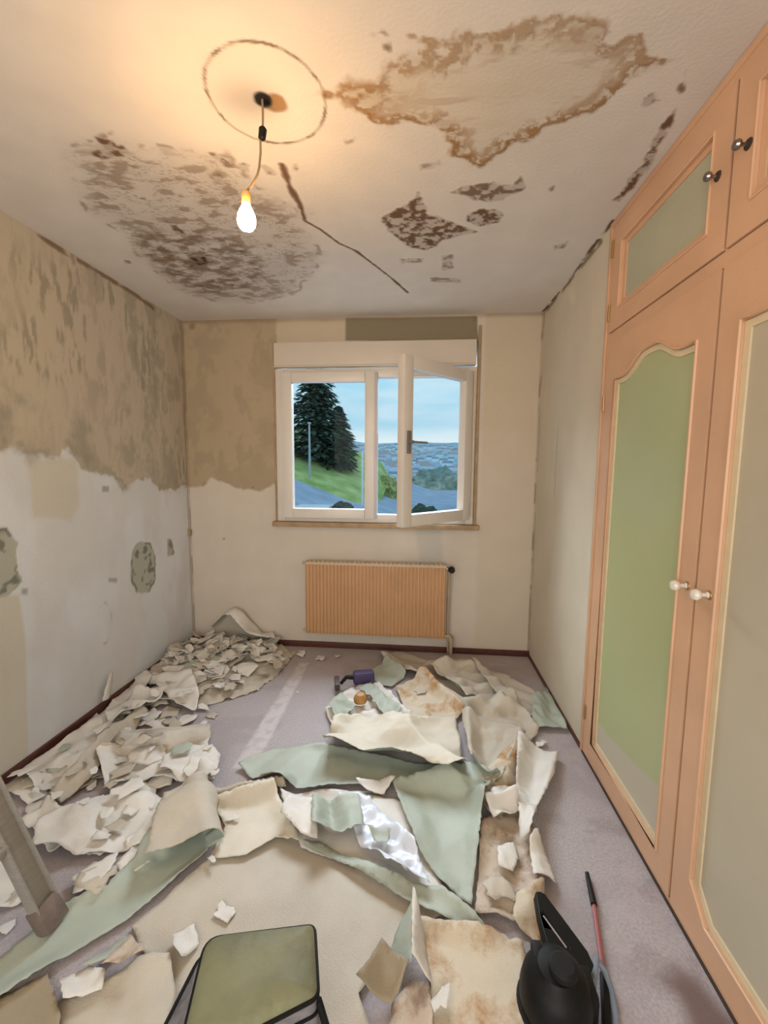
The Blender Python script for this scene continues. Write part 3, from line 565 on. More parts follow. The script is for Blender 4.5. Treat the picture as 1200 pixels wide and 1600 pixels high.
def scallop(ya, yb, zlo, zs_, za, cut):
    """panel outline: straight sides, wavy top; the lower corners cut when cut is set"""
    pts = [(ya, zlo + cut), (ya - cut, zlo)] if cut else [(ya, zlo)]
    pts += [(yb + cut, zlo), (yb, zlo + cut)] if cut else [(yb, zlo)]
    k = 20
    for i in range(k + 1):
        s = i / k; c = abs(2 * s - 1)
        z = zs_ + (za - zs_) * (0.5 + 0.5 * math.cos(PI * min(1, max(0, (c - 0.12) / 0.62))))
        pts.append((yb + (ya - yb) * s, z))
    return pts
def inset(poly, d):
    cx = sum(p[0] for p in poly) / len(poly); cz = sum(p[1] for p in poly) / len(poly)
    out = []; n = len(poly)
    for i in range(n):
        a, p, c = Vector(poly[i - 1]), Vector(poly[i]), Vector(poly[(i + 1) % n])
        t1 = (p - a).normalized(); t2 = (c - p).normalized(); n1 = Vector((-t1.y, t1.x)); n2 = Vector((-t2.y, t2.x)); nn = (n1 + n2).normalized()
        if nn.dot(Vector((cx, cz)) - p) < 0 and False: nn = -nn
        out.append(p + nn * d / max(0.4, nn.dot(n1)))
    return [(q.x, q.y) for q in out]
def door(ya, yb, zlo, zhi, outline, pmat, lipmat, name='door'):
    g = 0.003
    d = MB().plate([(ya - g, zlo + g), (yb + g, zlo + g), (yb + g, zhi - g), (ya - g, zhi - g)], [outline], TW(FX - 0.004), 0.026)
    o = d.build(name, M_peach, None); o.parent = war; o.matrix_parent_inverse = Matrix.Translation((-W, 1.87, 0))
    sgn = 1 if sum(outline[i - 1][0] * outline[i][1] - outline[i][0] * outline[i - 1][1] for i in range(len(outline))) > 0 else -1
    big = inset(outline, -0.002 * sgn); 
    p = MB().plate(big, [], TW(FX + 0.010), 0.006).build('panel', pmat, o, smooth=False); 
    lip = MB().plate(inset(outline, 0.001 * sgn), [inset(outline, 0.022 * sgn)], TW(FX + 0.005), 0.005).build('moulding', lipmat, o)
    bead = MB().tube([(FX - 0.004, u, v) for u, v in inset(outline, -0.004 * sgn)], 0.0055, 6, True).build('bead', M_peach, o)
    return o
def knob(o, y, z, mt, st, q=1.0):
    k = MB().lathe([(a_ * q, b_ * q) for a_, b_ in [(0.010, 0), (0.010, 0.004), (0.006, 0.008), (0.006, 0.022), (0.014, 0.028), (0.0165, 0.036), (0.013, 0.045), (0.004, 0.048)]], Matrix.Translation((FX - 0.004, y, z)) @ Matrix.Rotation(-PI / 2, 4, 'Y'), 16)
    k.build('knob', mt, o)
    MB().lathe([(0.014, 0), (0.012, 0.004), (0.005, 0.006)], Matrix.Translation((FX - 0.004, y, z)) @ Matrix.Rotation(-PI / 2, 4, 'Y'), 16).build('knob_plate', st, o)
def hinge(o, y, z):
    MB().tube([(FX - 0.007, y, z - 0.035), (FX - 0.007, y, z + 0.035)], 0.006, 8).build('hinge', M_brass, o)
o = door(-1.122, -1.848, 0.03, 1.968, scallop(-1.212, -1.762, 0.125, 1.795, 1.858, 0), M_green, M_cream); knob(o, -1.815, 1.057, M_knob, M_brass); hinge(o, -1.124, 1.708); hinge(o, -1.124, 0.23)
o['label'] = 'door with a glossy green panel'
o = door(-1.856, -2.60, 0.03, 1.968, scallop(-1.945, -2.515, 0.125, 1.795, 1.858, 0.075), M_creamp, M_cream); knob(o, -1.915, 1.058, M_knob, M_brass); hinge(o, -2.602, 1.708)
o['label'] = 'door with a beige panel'
rc = lambda a, b, c, d: [(a, c), (b, c), (b, d), (a, d)]
o = door(-1.122, -1.848, 2.011, 2.445, rc(-1.212, -1.768, 2.10, 2.365), M_greyg, M_peach, 'upper_door'); knob(o, -1.800, 2.235, M_chrome, M_gap, 0.78); hinge(o, -1.124, 2.37); hinge(o, -1.124, 2.10)
o = door(-1.856, -2.60, 2.011, 2.445, rc(-1.942, -2.515, 2.10, 2.365), M_greyg, M_peach, 'upper_door'); knob(o, -1.912, 2.240, M_chrome, M_gap, 0.78)

# ------------------------------------------------------------------ bulb on its cord
bulb = meta(empty('hanging_light_bulb', (1.33, -1.82, H)), 'lit bare light bulb hanging on a crooked cord from the ceiling hole', 'light bulb')
BX, BY, BZ = 1.275, -1.825, 2.170
b = MB().tube([(1.33, -1.82, H + 0.01), (1.329, -1.815, 2.46), (1.326, -1.81, 2.43)], 0.0035, 8)
def bpart(b, name, mt):
    o = b.build(name, mt, None); o.parent = bulb; o.matrix_parent_inverse = Matrix.Translation((-1.33, 1.82, -H)); return o
bpart(b.tube([(1.318, -1.81, 2.395), (1.3185, -1.812, 2.36), (1.314, -1.815, 2.315), (1.309, -1.818, 2.292), (1.290, -1.822, 2.258), (1.278, -1.825, 2.246)], 0.0035, 8), 'cord', M_cord)
bpart(MB().lathe([(0.006, 0), (0.011, 0.004), (0.012, 0.030), (0.006, 0.036)], Matrix.Translation((1.322, -1.81, 2.396)) @ Matrix.Rotation(0.15, 4, 'Y'), 12), 'terminal_block', M_black)
bpart(MB().lathe([(0.006, 0.076), (0.013, 0.070), (0.0135, 0.040), (0.011, 0.036)][::-1], Matrix.Translation((BX, BY, BZ)), 16), 'socket', mat('amber_bakelite', (0.45, 0.25, 0.09), 0.4))
pr = [(r_ * 0.86, z_ * 0.86) for r_, z_ in [(0.0135, 0.044), (0.016, 0.034), (0.024, 0.020), (0.0305, 0.004), (0.0325, -0.012), (0.030, -0.028), (0.022, -0.039), (0.010, -0.0445), (0.001, -0.0455)]]
bpart(MB().lathe(pr, Matrix.Translation((BX, BY, BZ)), 24), 'glass_bulb', emit('lit_bulb', BULB_COLOR, BULB_STRENGTH))
jb = MB().box((0, -0.035, 0.872), (0.022, -0.008, 0.918), 0.004); meta(jb.build('junction_box', mat('aged_beige_plastic', (0.34, 0.25, 0.15), 0.5), loc=(0.0, -0.02, 0.895)), 'small beige junction box beside the back left corner crack', 'socket')

# ------------------------------------------------------------------ torn wallpaper
CELL = 0.01; HX0, HY0 = -0.1, -3.0; HM = np.zeros((300, 310))
def dil(A, r):
    B = A.copy()
    for dx in range(-r, r + 1):
        for dy in range(-r, r + 1): B = np.maximum(B, np.roll(np.roll(A, dx, 0), dy, 1))
    return B
def blur(A, r):
    for ax in (0, 1):
        A = sum(np.roll(A, k, ax) for k in range(-r, r + 1)) / (2 * r + 1)
    return A
def ground():
    return blur(dil(HM, 2), 2)
def at(A, x, y):
    i = min(max(int((x - HX0) / CELL), 0), 299); j = min(max(int((y - HY0) / CELL), 0), 309); return A[i, j]
def inpoly(x, y, P):
    c = False; n = len(P)
    for i in range(n):
        (ax, ay), (bx, by) = P[i], P[(i + 1) % n]
        if (ay > y) != (by > y) and x < (bx - ax) * (y - ay) / (by - ay) + ax: c = not c
    return c
def paper_mesh(name, outline, rnd, zf, folds=(), sp=0.016, torn=0.005, post=None):
    """a torn sheet: outline resampled with a torn edge, filled with triangles, raised by zf(x, y), then bent over each fold"""
    rim = []; n = len(outline)
    for i in range(n):
        a, c = Vector(outline[i]), Vector(outline[(i + 1) % n]); L = (c - a).length; k = max(1, int(L / sp))
        t = (c - a).normalized() if L > 1e-6 else Vector((1, 0)); nn = Vector((-t.y, t.x))
        for j in range(k): rim.append(a + (c - a) * j / k + nn * (rnd.uniform(-torn, torn) if j else 0))
    xs = [p.x for p in rim]; ys = [p.y for p in rim]; pts = list(rim); R = [(p.x, p.y) for p in rim]
    y = min(ys) + sp / 2; row = 0; Q = []
    while y < max(ys):
        x = min(xs) + (sp / 2 if row % 2 else 0)
        while x < max(xs):
            Q.append((x + rnd.uniform(-.2, .2) * sp, y + rnd.uniform(-.2, .2) * sp)); x += sp
        y += sp * 0.87; row += 1
    if Q:
        Q = np.array(Q); k = sdf(R, Q[:, 0], Q[:, 1]) < -0.5 * sp; pts += [Vector(q) for q in Q[k]]
    V, E, F, *_ = delaunay_2d_cdt(pts, [(i, (i + 1) % len(rim)) for i in range(len(rim))], [], 2, 1e-6)
    co = []
    for v in V:
        x, y, z = v.x, v.y, zf(v.x, v.y); P = Vector((x, y, z))
        for (px, py), (qx, qy), r, ang in folds:                # bend everything to the right of p->q
            d = Vector((qx - px, qy - py)).normalized(); nn = Vector((d.y, -d.x)); t = (x - px) * nn.x + (y - py) * nn.y
            if t <= 0: continue
            base = Vector((x - nn.x * t, y - nn.y * t))
            a = min(t / r, ang); off = r * math.sin(a); zz = r * (1 - math.cos(a))
            if t > r * ang: off += (t - r * ang) * math.cos(ang); zz += (t - r * ang) * math.sin(ang)
            ln = Vector((-math.sin(a) * nn.x, -math.sin(a) * nn.y, math.cos(a)))
            P = Vector((base.x + nn.x * off, base.y + nn.y * off, zz)) + ln * z * (1 if a < 1.5 else -0.6) + Vector((0, 0, 0.0 if a < 1.5 else 0.004))
        if post: P = post(P)
        co.append(P)
    return co, F
def creases(rnd, k, amp, lo, hi):
    L = [(rnd.uniform(0, PI), rnd.uniform(lo, hi), rnd.random(), rnd.uniform(0.4, 1) * amp) for _ in range(k)]
    def f(x, y):
        s = 0
        for a, w, ph, am in L:
            u = (x * math.cos(a) + y * math.sin(a)) / w + ph + 0.15 * noise.noise(Vector((x * 6, y * 6, ph * 9)))
            s += am * abs((u % 1.0) - 0.5) * 2
        return s / k * 1.5
    return f
def mkmesh(name, co, F, mats, loc):
    me = bpy.data.meshes.new(name); me.from_pydata([tuple(c - Vector(loc)) for c in co], [], [tuple(f) for f in F]); me.update()
    for q in mats: me.materials.append(q)
    me.polygons.foreach_set('use_smooth', [True] * len(me.polygons))
    if sum(p.normal.z * p.area for p in me.polygons) < 0: me.flip_normals()
    return me
SEED = [100]
def sheet(label, outline, top='cream', crumple=0.02, width=(0.12, 0.3), n=5, lifts=(), ridges=(), folds=(), sp=0.0125, torn=0.0028, name='wallpaper_sheet', cat='wallpaper', mats=None, cap=0.07, thick=0.0014, group=None, edge=None, rim=0.024):
    SEED[0] += 1; rnd = random.Random(SEED[0]); G = ground(); cf = creases(rnd, n, crumple, *width)
    out = list(outline); fl = []
    for i, flap, r, ang in folds:                               # the flap as it lies folded back is mirrored out over its fold line
        p, q = Vector(outline[i]), Vector(outline[(i + 1) % len(outline)]); d = (q - p).normalized(); nn = Vector((d.y, -d.x))
        mir = [Vector(f) - 2 * (Vector(f) - p).dot(nn) * nn for f in flap]
        k = out.index(outline[i]); out[k + 1:k + 1] = [tuple(v) for v in mir]; fl.append((tuple(p), tuple(q), r, ang))
    ph = rnd.uniform(0, 50)
    def curl(x, y):
        return max(0, noise.noise(Vector((x * 5, y * 5, ph))) + 0.25)
    area_ = sum(out[i - 1][0] * out[i][1] - out[i][0] * out[i - 1][1] for i in range(len(out)))
    if area_ < 0: fl = [(q, p, r, a) for p, q, r, a in fl]
    def zf(x, y):
        z = at(G, x, y) + 0.004 + max(0, cf(x, y) - crumple * 0.2)
        for lx, ly, h, r in lifts: z += h * math.exp(-((x - lx) ** 2 + (y - ly) ** 2) / (r * r))
        for (ax, ay), (bx, by), h, w in ridges:
            ex, ey = bx - ax, by - ay; t = min(1, max(0, ((x - ax) * ex + (y - ay) * ey) / (ex * ex + ey * ey))); dd = math.hypot(x - ax - t * ex, y - ay - t * ey)
            z += h * max(0, 1 - dd / w) ** 1.3
        return z
    def zz(x, y):
        d = math.inf; n_ = len(out)
        for i in range(n_):
            ax, ay = out[i - 1]; bx, by = out[i]; ex, ey = bx - ax, by - ay; t = min(1, max(0, ((x - ax) * ex + (y - ay) * ey) / (ex * ex + ey * ey + 1e-12)))
            q = math.hypot(x - ax - t * ex, y - ay - t * ey)
            if q < d: d = q
        return zf(x, y) + (curl(x, y) * rim * max(0, 1 - d / 0.05) ** 1.5 if d < 0.05 else 0)
    co, F = paper_mesh(name, out, rnd, zz, fl, sp, torn)
    for c in co: c.x = min(max(c.x, 0.018), W - 0.02); c.y = min(c.y, -0.02)
    for c in co:
        i = int((c.x - HX0) / CELL); j = int((c.y - HY0) / CELL)
        if 0 <= i < 300 and 0 <= j < 310: HM[i, j] = max(HM[i, j], min(c.z, cap))
    cx = sum(c.x for c in co) / len(co); cy = sum(c.y for c in co) / len(co); z0_ = min(c.z for c in co)
    mm = mats or {'cream': [P_cream, P_green], 'green': [P_green, P_cream], 'white': [P_white, P_green], 'stain': [P_stain, P_green], 'brown': [P_brown, P_cream], 'tan': [P_tan, P_cream], 'ivory': [P_ivory, P_green], 'whitec': [P_white, P_cream]}[top]
    me = mkmesh(name, co, F, mm, (cx, cy, z0_)); o = link(name, me, None, None, (cx, cy, z0_))
    if thick:
        s = o.modifiers.new('thickness', 'SOLIDIFY'); s.thickness = thick; s.offset = -1; s.material_offset = 1 if len(mm) > 1 else 0
    meta(o, label, cat, group)
    return o

# the widest flat pieces first, then what lies on them
sheet('largest flat cream sheet lying in the middle foreground behind the green bag', [(0.975, -1.611), (1.199, -1.512), (1.325, -1.665), (1.525, -1.784), (1.763, -1.868), (1.93, -1.949), (1.839, -1.991), (1.761, -2.085), (1.679, -2.181), (1.76, -2.318), (1.227, -2.369), (1.059, -2.152), (0.962, -2.08), (1.093, -1.839), (1.071, -1.72)], 'cream', 0.012, (0.3, 0.7), 4, edge=1)
sheet('tan sheet with a torn top edge at the bottom edge, left of the bag', [(0.897, -2.272), (1.051, -2.176), (1.133, -2.153), (1.196, -2.228), (1.241, -2.367), (1.005, -2.39)], 'cream', 0.012, (0.2, 0.5))
sheet('brownish sheet in the bottom left corner below the ladder foot', [(0.674, -2.317), (0.818, -2.217), (0.938, -2.305), (1.005, -2.39), (0.796, -2.42)], 'tan', 0.010, (0.2, 0.5))
sheet('small white scrap between the green strip and the tan sheet', [(0.875, -2.238), (0.923, -2.196), (0.979, -2.206), (1.002, -2.246), (0.923, -2.281)], 'whitec', 0.012, (0.06, 0.15))
sheet('narrow green offcut lying under the long green strip', [(0.903, -2.206), (0.965, -2.111), (0.993, -2.122), (0.943, -2.197)], 'green', 0.008)
sheet('brown glue stained scrap beside the large cream sheet, left of the bag', [(0.97, -2.207), (0.995, -2.126), (1.049, -2.153), (1.079, -2.181), (1.022, -2.202)], 'brown', 0.02, (0.06, 0.15))
sheet('cream piece under the ladder stile at the left edge of the picture', [(0.263, -1.908), (0.313, -1.823), (0.592, -2.014), (0.547, -2.06), (0.446, -2.089)], 'white', 0.03, (0.07, 0.16), 6)
# the long green strip with its far end rolled back
sheet('cream strip with a turned up edge beside the carpet stripe', [(0.955, -1.572), (1.221, -1.449), (1.26, -1.498), (0.989, -1.61)], 'cream', 0.02, (0.1, 0.2), 4, ridges=[((0.979, -1.59), (1.243, -1.47), 0.05, 0.05)])
# right hand side
sheet('pinkish cream sheet lying under the white plastic and the green square', [(1.242, -1.529), (1.571, -1.467), (1.796, -1.516), (1.932, -1.905), (1.807, -1.879), (1.402, -1.77)], 'white', 0.015, (0.15, 0.3))
sheet('torn whitish layer lying on the top edge of the largest cream sheet', [(0.993, -1.629), (1.093, -1.565), (1.208, -1.511), (1.323, -1.659), (1.399, -1.76), (1.297, -1.749), (1.22, -1.829), (1.106, -1.855), (1.088, -1.718)], 'ivory', 0.010, (0.15, 0.4))
sheet('thin cream flap furthest back on the right, by the radiator pipe', [(1.515, -0.129), (1.693, -0.042), (1.994, -0.282), (2.169, -0.761), (2.097, -0.846), (1.867, -0.493), (1.636, -0.339)], 'cream', 0.03, (0.1, 0.25), 5, ridges=[((1.566, -0.166), (2.129, -0.791), 0.05, 0.08)])
sheet('green backed piece under the thin flap near the purple scraper', [(1.489, -0.392), (1.59, -0.226), (1.738, -0.438), (1.653, -0.581), (1.56, -0.558)], 'green', 0.02, (0.08, 0.2))
sheet('cream sheet bunched up behind the radiator pipe foot', [(1.85, -0.354), (1.989, -0.183), (2.194, -0.202), (2.391, -0.669), (2.251, -0.83), (2.13, -0.778), (1.975, -0.498)], 'cream', 0.07, (0.1, 0.2), 6, ridges=[((1.902, -0.376), (2.183, -0.3), 0.07, 0.08)])
sheet('cream sheet by the right baseboard in front of the back right corner', [(2.192, -0.222), (2.433, -0.364), (2.564, -0.555), (2.515, -0.876), (2.334, -0.77), (2.256, -0.549)], 'cream', 0.03, (0.1, 0.25), 5)
sheet('grey green torn piece lying against the right baseboard', [(2.519, -0.641), (2.678, -0.489), (2.627, -0.934), (2.444, -0.941)], 'green', 0.03, (0.06, 0.15))
sheet('pinkish stained cream sheet between the two tent folds and the radiator', [(1.679, -0.594), (1.858, -0.442), (2.091, -0.834), (2.007, -0.952), (1.779, -0.94)], 'stain', 0.025, (0.1, 0.25))
sheet('flat cream sheet in front of the back right pieces', [(2.078, -0.822), (2.391, -0.669), (2.472, -0.961), (2.409, -1.052), (2.188, -1.012)], 'cream', 0.03, (0.1, 0.25))
sheet('white and green crumpled piece under the purple scraper', [(1.287, -0.878), (1.41, -0.622), (1.568, -0.557), (1.785, -0.891), (1.781, -1.009), (1.506, -1.037), (1.387, -1.104)], 'white', 0.045, (0.06, 0.14), 6)
sheet('pale green strip creased across the white crumpled piece, right of the orange pot', [(1.447, -0.649), (1.522, -0.594), (1.734, -0.896), (1.661, -0.987)], 'green', 0.03, (0.05, 0.12), 5)
sheet('small pale green fragment at the left edge of the white crumpled piece', [(1.302, -0.877), (1.363, -0.762), (1.47, -0.898), (1.394, -1.038)], 'green', 0.03, (0.05, 0.1), 5)
sheet('long pale green sheet lying below the tent shaped cream sheet', [(0.986, -1.375), (1.115, -1.234), (1.349, -1.19), (1.788, -1.259), (2.061, -1.317), (1.821, -1.397), (1.568, -1.445), (1.353, -1.504), (1.11, -1.468)], 'green', 0.03, (0.12, 0.3), 5)
sheet('tent shaped cream sheet with a raised front edge, centre of the room', [(1.374, -1.04), (1.494, -0.957), (1.779, -0.963), (2.035, -0.902)] + [(2.042, -1.43), (1.932, -1.41), (1.732, -1.373), (1.552, -1.339), (1.37, -1.303)], 'ivory', 0.055, (0.16, 0.34), 3, ridges=[((1.37, -1.303), (2.036, -1.431), 0.085, 0.20), ((1.782, -1.053), (2.028, -1.424), 0.05, 0.10)], cap=0.05, rim=0.008)
sheet('brownish tent shaped sheet beside the cream tent fold', [(2.064, -0.899), (2.356, -0.939), (2.385, -1.044)] + [(2.163, -1.438), (2.068, -1.394)], 'cream', 0.03, (0.1, 0.2), 5, ridges=[((2.074, -1.393), (2.097, -0.919), 0.08, 0.07), ((2.163, -1.438), (2.352, -1.048), 0.06, 0.08), ((2.074, -1.393), (2.163, -1.438), 0.07, 0.08)], cap=0.05, rim=0.008)
sheet('brown glue stained paper right of the large green sheet', [(2.081, -1.596), (2.196, -1.489), (2.275, -1.508), (2.256, -1.82), (2.138, -1.955), (2.015, -1.941)], 'brown', 0.03, (0.06, 0.16), 6)
sheet('tan offcut between the green sheet and the tall cream strip', [(2.148, -1.32), (2.346, -1.074), (2.276, -1.481), (2.128, -1.586), (2.096, -1.493)], 'stain', 0.04, (0.06, 0.16), 6)
sheet('small curled cream scrap on the brown stained paper', [(2.084, -1.501), (2.232, -1.444), (2.238, -1.56), (2.123, -1.616)], 'whitec', 0.04, (0.06, 0.14), 5, ridges=[((2.084, -1.543), (2.232, -1.506), 0.05, 0.05)])
sheet('large pale green sheet right of centre with a crease across its top', [(1.714, -1.431), (1.821, -1.397), (2.07, -1.316), (2.166, -1.385), (2.082, -1.59), (2.004, -1.93), (1.914, -1.853), (1.838, -1.754)], 'green', 0.04, (0.16, 0.35), 5, ridges=[((1.964, -1.379), (2.099, -1.542), 0.035, 0.07)])
sheet('tall cream strip bent along its right edge, beside the bare carpet', [(2.333, -1.075), (2.429, -1.1), (2.511, -1.159), (2.445, -1.319), (2.324, -1.52), (2.24, -1.693), (2.206, -1.702), (2.256, -1.406)], 'whitec', 0.025, (0.12, 0.3), 5, ridges=[((2.493, -1.179), (2.245, -1.674), 0.05, 0.07)])
sheet('triangular cream scrap lying on the bare carpet beside the black appliance', [(2.284, -1.651), (2.306, -1.822), (2.22, -1.83), (2.235, -1.715)], 'whitec', 0.010, (0.08, 0.2))
sheet('cream corner piece tucked behind the black appliance', [(2.154, -1.883), (2.254, -1.842), (2.216, -1.982), (2.192, -2.013), (2.126, -1.956)], 'stain', 0.02, (0.06, 0.16))
# middle group
sheet('narrow pale green strip running diagonally below the white plastic', [(1.401, -1.765), (1.47, -1.753), (1.807, -1.888), (1.913, -1.886), (2.052, -1.992), (2.007, -2.004), (1.808, -1.941), (1.556, -1.821)], 'green', 0.016, (0.15, 0.3))
sheet('cream piece with a rounded end left of the small green square', [(1.298, -1.692), (1.306, -1.604), (1.409, -1.568), (1.465, -1.77), (1.399, -1.76)], 'white', 0.03, (0.1, 0.2), 4, lifts=[(*(1.395, -1.658), 0.03, 0.08)])
sheet('white plastic film crumpled beneath the small green square', [(1.489, -1.511), (1.611, -1.513), (1.821, -1.745), (1.874, -1.898), (1.74, -1.85), (1.614, -1.75)], None, 0.05, (0.04, 0.10), 8, name='plastic_sheet', cat='plastic sheet', mats=[P_plast], sp=0.012)
sheet('small green square with a rolled front edge on the white plastic', [(1.394, -1.576), (1.583, -1.544), (1.631, -1.699), (1.646, -1.725), (1.473, -1.764), (1.44, -1.767)], 'green', 0.014, (0.1, 0.25), 4, ridges=[((1.44, -1.767), (1.639, -1.726), 0.045, 0.05)])
sheet('tiny green offcut on the white plastic beside the green square', [(1.643, -1.715), (1.729, -1.706), (1.725, -1.777), (1.688, -1.781)], 'green', 0.02, (0.05, 0.1))
sheet('white oval scrap on the green sheets in the centre', [(1.556, -1.446), (1.678, -1.411), (1.731, -1.436), (1.686, -1.492), (1.608, -1.492)], 'whitec', 0.02, (0.08, 0.2))
# front
sheet('rust stained cream sheet right of the bag, at the foot of the black appliance', [(1.825, -1.985), (2.043, -1.99), (2.148, -2.011), (2.132, -2.152), (2.085, -2.297), (1.879, -2.317), (1.87, -2.135)], 'stain', 0.010, (0.2, 0.5))
sheet('torn brownish scraps sheet at the bottom, right of the bag', [(1.769, -2.189), (1.814, -2.14), (1.863, -2.147), (1.875, -2.215), (1.867, -2.308), (1.76, -2.318)], 'brown', 0.02, (0.06, 0.14))
sheet('green triangle folded upright on the edge of the large cream sheet', [(1.75, -2.086), (1.78, -2.019), (1.821, -1.982), (1.818, -2.14)], 'green', 0.012, (0.08, 0.2), ridges=[((1.822, -1.986), (1.818, -2.14), 0.05, 0.06)])
sheet('narrow white flap standing beside the green triangle', [(1.818, -1.986), (1.857, -2.059), (1.873, -2.157), (1.818, -2.148)], 'whitec', 0.012, (0.08, 0.2), ridges=[((1.822, -1.986), (1.825, -2.139), 0.05, 0.05)])
sheet('raised flap with its underside shade coloured tan, right of the bag', [(1.673, -2.185), (1.733, -2.1), (1.814, -2.14), (1.766, -2.2)], 'tan', 0.012, (0.1, 0.2), ridges=[((1.673, -2.185), (1.736, -2.096), 0.05, 0.07)])  # shade under the lifted flap is put into its tan colour
sheet('white fragment lying by the bag, at its upper left corner', [(1.109, -2.101), (1.155, -2.061), (1.197, -2.109), (1.174, -2.16), (1.14, -2.144)], 'whitec', 0.008)

# ------------------------------------------------------------------ loose scraps
SC = []
rs_ = random.Random(5)
TM = {0: [P_white, P_cream], 1: [P_cream, P_green], 2: [P_white, P_green], 3: [P_cream, P_cream], 4: [P_green, P_white]}
def scrap_proto(i):
    rnd = random.Random(40 + i); k = rnd.randint(6, 11); r = 0.066
    el = rnd.uniform(0.45, 1.0); out = []
    for j in range(k):
        a = 2 * PI * (j + rnd.uniform(-.32, .32)) / k; q = r * rnd.choice((0.5, 0.75, 1.0, 1.15, 1.35)); out.append((q * math.cos(a), q * math.sin(a) * el))
    cf = creases(rnd, 4, 0.016, 0.05, 0.12); c1 = rnd.uniform(-3, 4); ca = rnd.uniform(0, PI)
    zf = lambda x, y: cf(x, y) * 0.8 + c1 * (x * math.cos(ca) + y * math.sin(ca)) ** 2 * 0.9
    co, F = paper_mesh('wallpaper_scrap', out, rnd, zf, (), 0.0105, 0.003)
    z = min(c.z for c in co)
    for c in co: c.z -= z
    me = mkmesh('wallpaper_scrap', co, F, TM[[0, 2, 1, 0, 3, 0, 2, 0, 1, 0, 3, 4, 0, 2, 0, 0][i]], (0, 0, 0))
    me.name = 'wallpaper_scrap'
    return me
protos = [scrap_proto(i) for i in range(16)]
def put_scrap(i, x, y, z, rx, ry, rz, s, label, group):
    o = link('wallpaper_scrap', protos[i]); o.location = (x, y, z); o.rotation_euler = (rx, ry, rz); o.scale = (s, s, s * rs_.uniform(0.7, 1.5))
    md = o.modifiers.new('thickness', 'SOLIDIFY'); md.thickness = 0.0014; md.offset = -1; md.material_offset = 1
    meta(o, label, 'wallpaper scrap', group)
    i = int((x - HX0) / CELL); j = int((y - HY0) / CELL)
    if 3 < i < 296 and 3 < j < 306: HM[i - 2:i + 3, j - 2:j + 3] = np.maximum(HM[i - 2:i + 3, j - 2:j + 3], min(z + 0.012, 0.24))
    return o
# heap in the back left corner: crumbs below, countable scraps over it
HEAP = [(-1.512, -0.297), (-0.005, -0.022), (0.691, 0.054), (0.885, -0.13), (0.879, -0.438), (0.808, -0.716), (0.573, -0.906), (0.302, -0.886), (0.024, -0.783), (-0.197, -0.952)]
def mound(x, y):
    d = -float(sdf(HEAP, np.array([x]), np.array([y]))[0])
    if d <= 0: return 0.0
    return 0.155 * (1 - math.exp(-d / 0.16)) * math.exp(-((x - 0.28) / 0.62) ** 2) * (0.45 + 0.55 * math.exp(-((y + 0.10) / 0.40) ** 2)) 
rnd = random.Random(9)
hp = [(min(max(x, 0.02), 2), min(y, -0.02)) for x, y in HEAP]
co, F = paper_mesh('paper_crumbs', hp, rnd, lambda x, y: max(0.003, 0.72 * mound(x, y) + 0.03 * abs(noise.noise(Vector((x * 26, y * 26, 1.7)))) + 0.01 * noise.noise(Vector((x * 60, y * 60, 4)))), (), 0.02, 0.01)
cr_ = link('paper_crumbs', mkmesh('paper_crumbs', co, F, [P_cream], (0.3, -0.3, 0)), None, None, (0.3, -0.3, 0))
meta(cr_, 'fine torn paper crumbs filling the heap in the back left corner', 'paper crumbs', None, 'stuff')
for c in co:
    i = int((c.x - HX0) / CELL); j = int((c.y - HY0) / CELL); HM[i - 1:i + 2, j - 1:j + 2] = np.maximum(HM[i - 1:i + 2, j - 1:j + 2], c.z)
G = ground(); k = 0
while k < 165:
    x, y = rs_.uniform(0.03, 0.95), rs_.uniform(-0.95, -0.03)
    if not inpoly(x, y, hp): continue
    h = mound(x, y); 
    if rs_.random() > 0.35 + 6 * h: continue
    s = rs_.uniform(0.6, 1.25); t = 0.5 if h > 0.04 else 0.22
    x = max(x, 0.075 * s); y = min(y, -0.075 * s)
    put_scrap(k % 16, x, y, at(G, x, y) + rs_.uniform(0.0, 0.02), rs_.uniform(-t, t), rs_.uniform(-t, t), rs_.uniform(0, 6.28), s, 'torn off-white wallpaper scrap in the heap in the back left corner', 'scraps of the corner heap'); k += 1
sheet('cream sheet folded up against the back left corner, top of the heap', [(0.19, -0.088), (0.11, 0.236), (0.258, 0.253), (0.621, 0.085), (0.722, -0.125), (0.522, -0.192)], 'whitec', 0.06, (0.08, 0.18), 5, lifts=[(*(0.38, -0.067), 0.20, 0.15)], cap=0.2)
sheet('broad cream flap at the front of the corner heap', [(0.078, -0.738), (0.351, -0.653), (0.525, -0.877), (0.562, -0.992), (0.417, -0.942), (0.229, -0.837)], 'white', 0.035, (0.08, 0.2), 5)
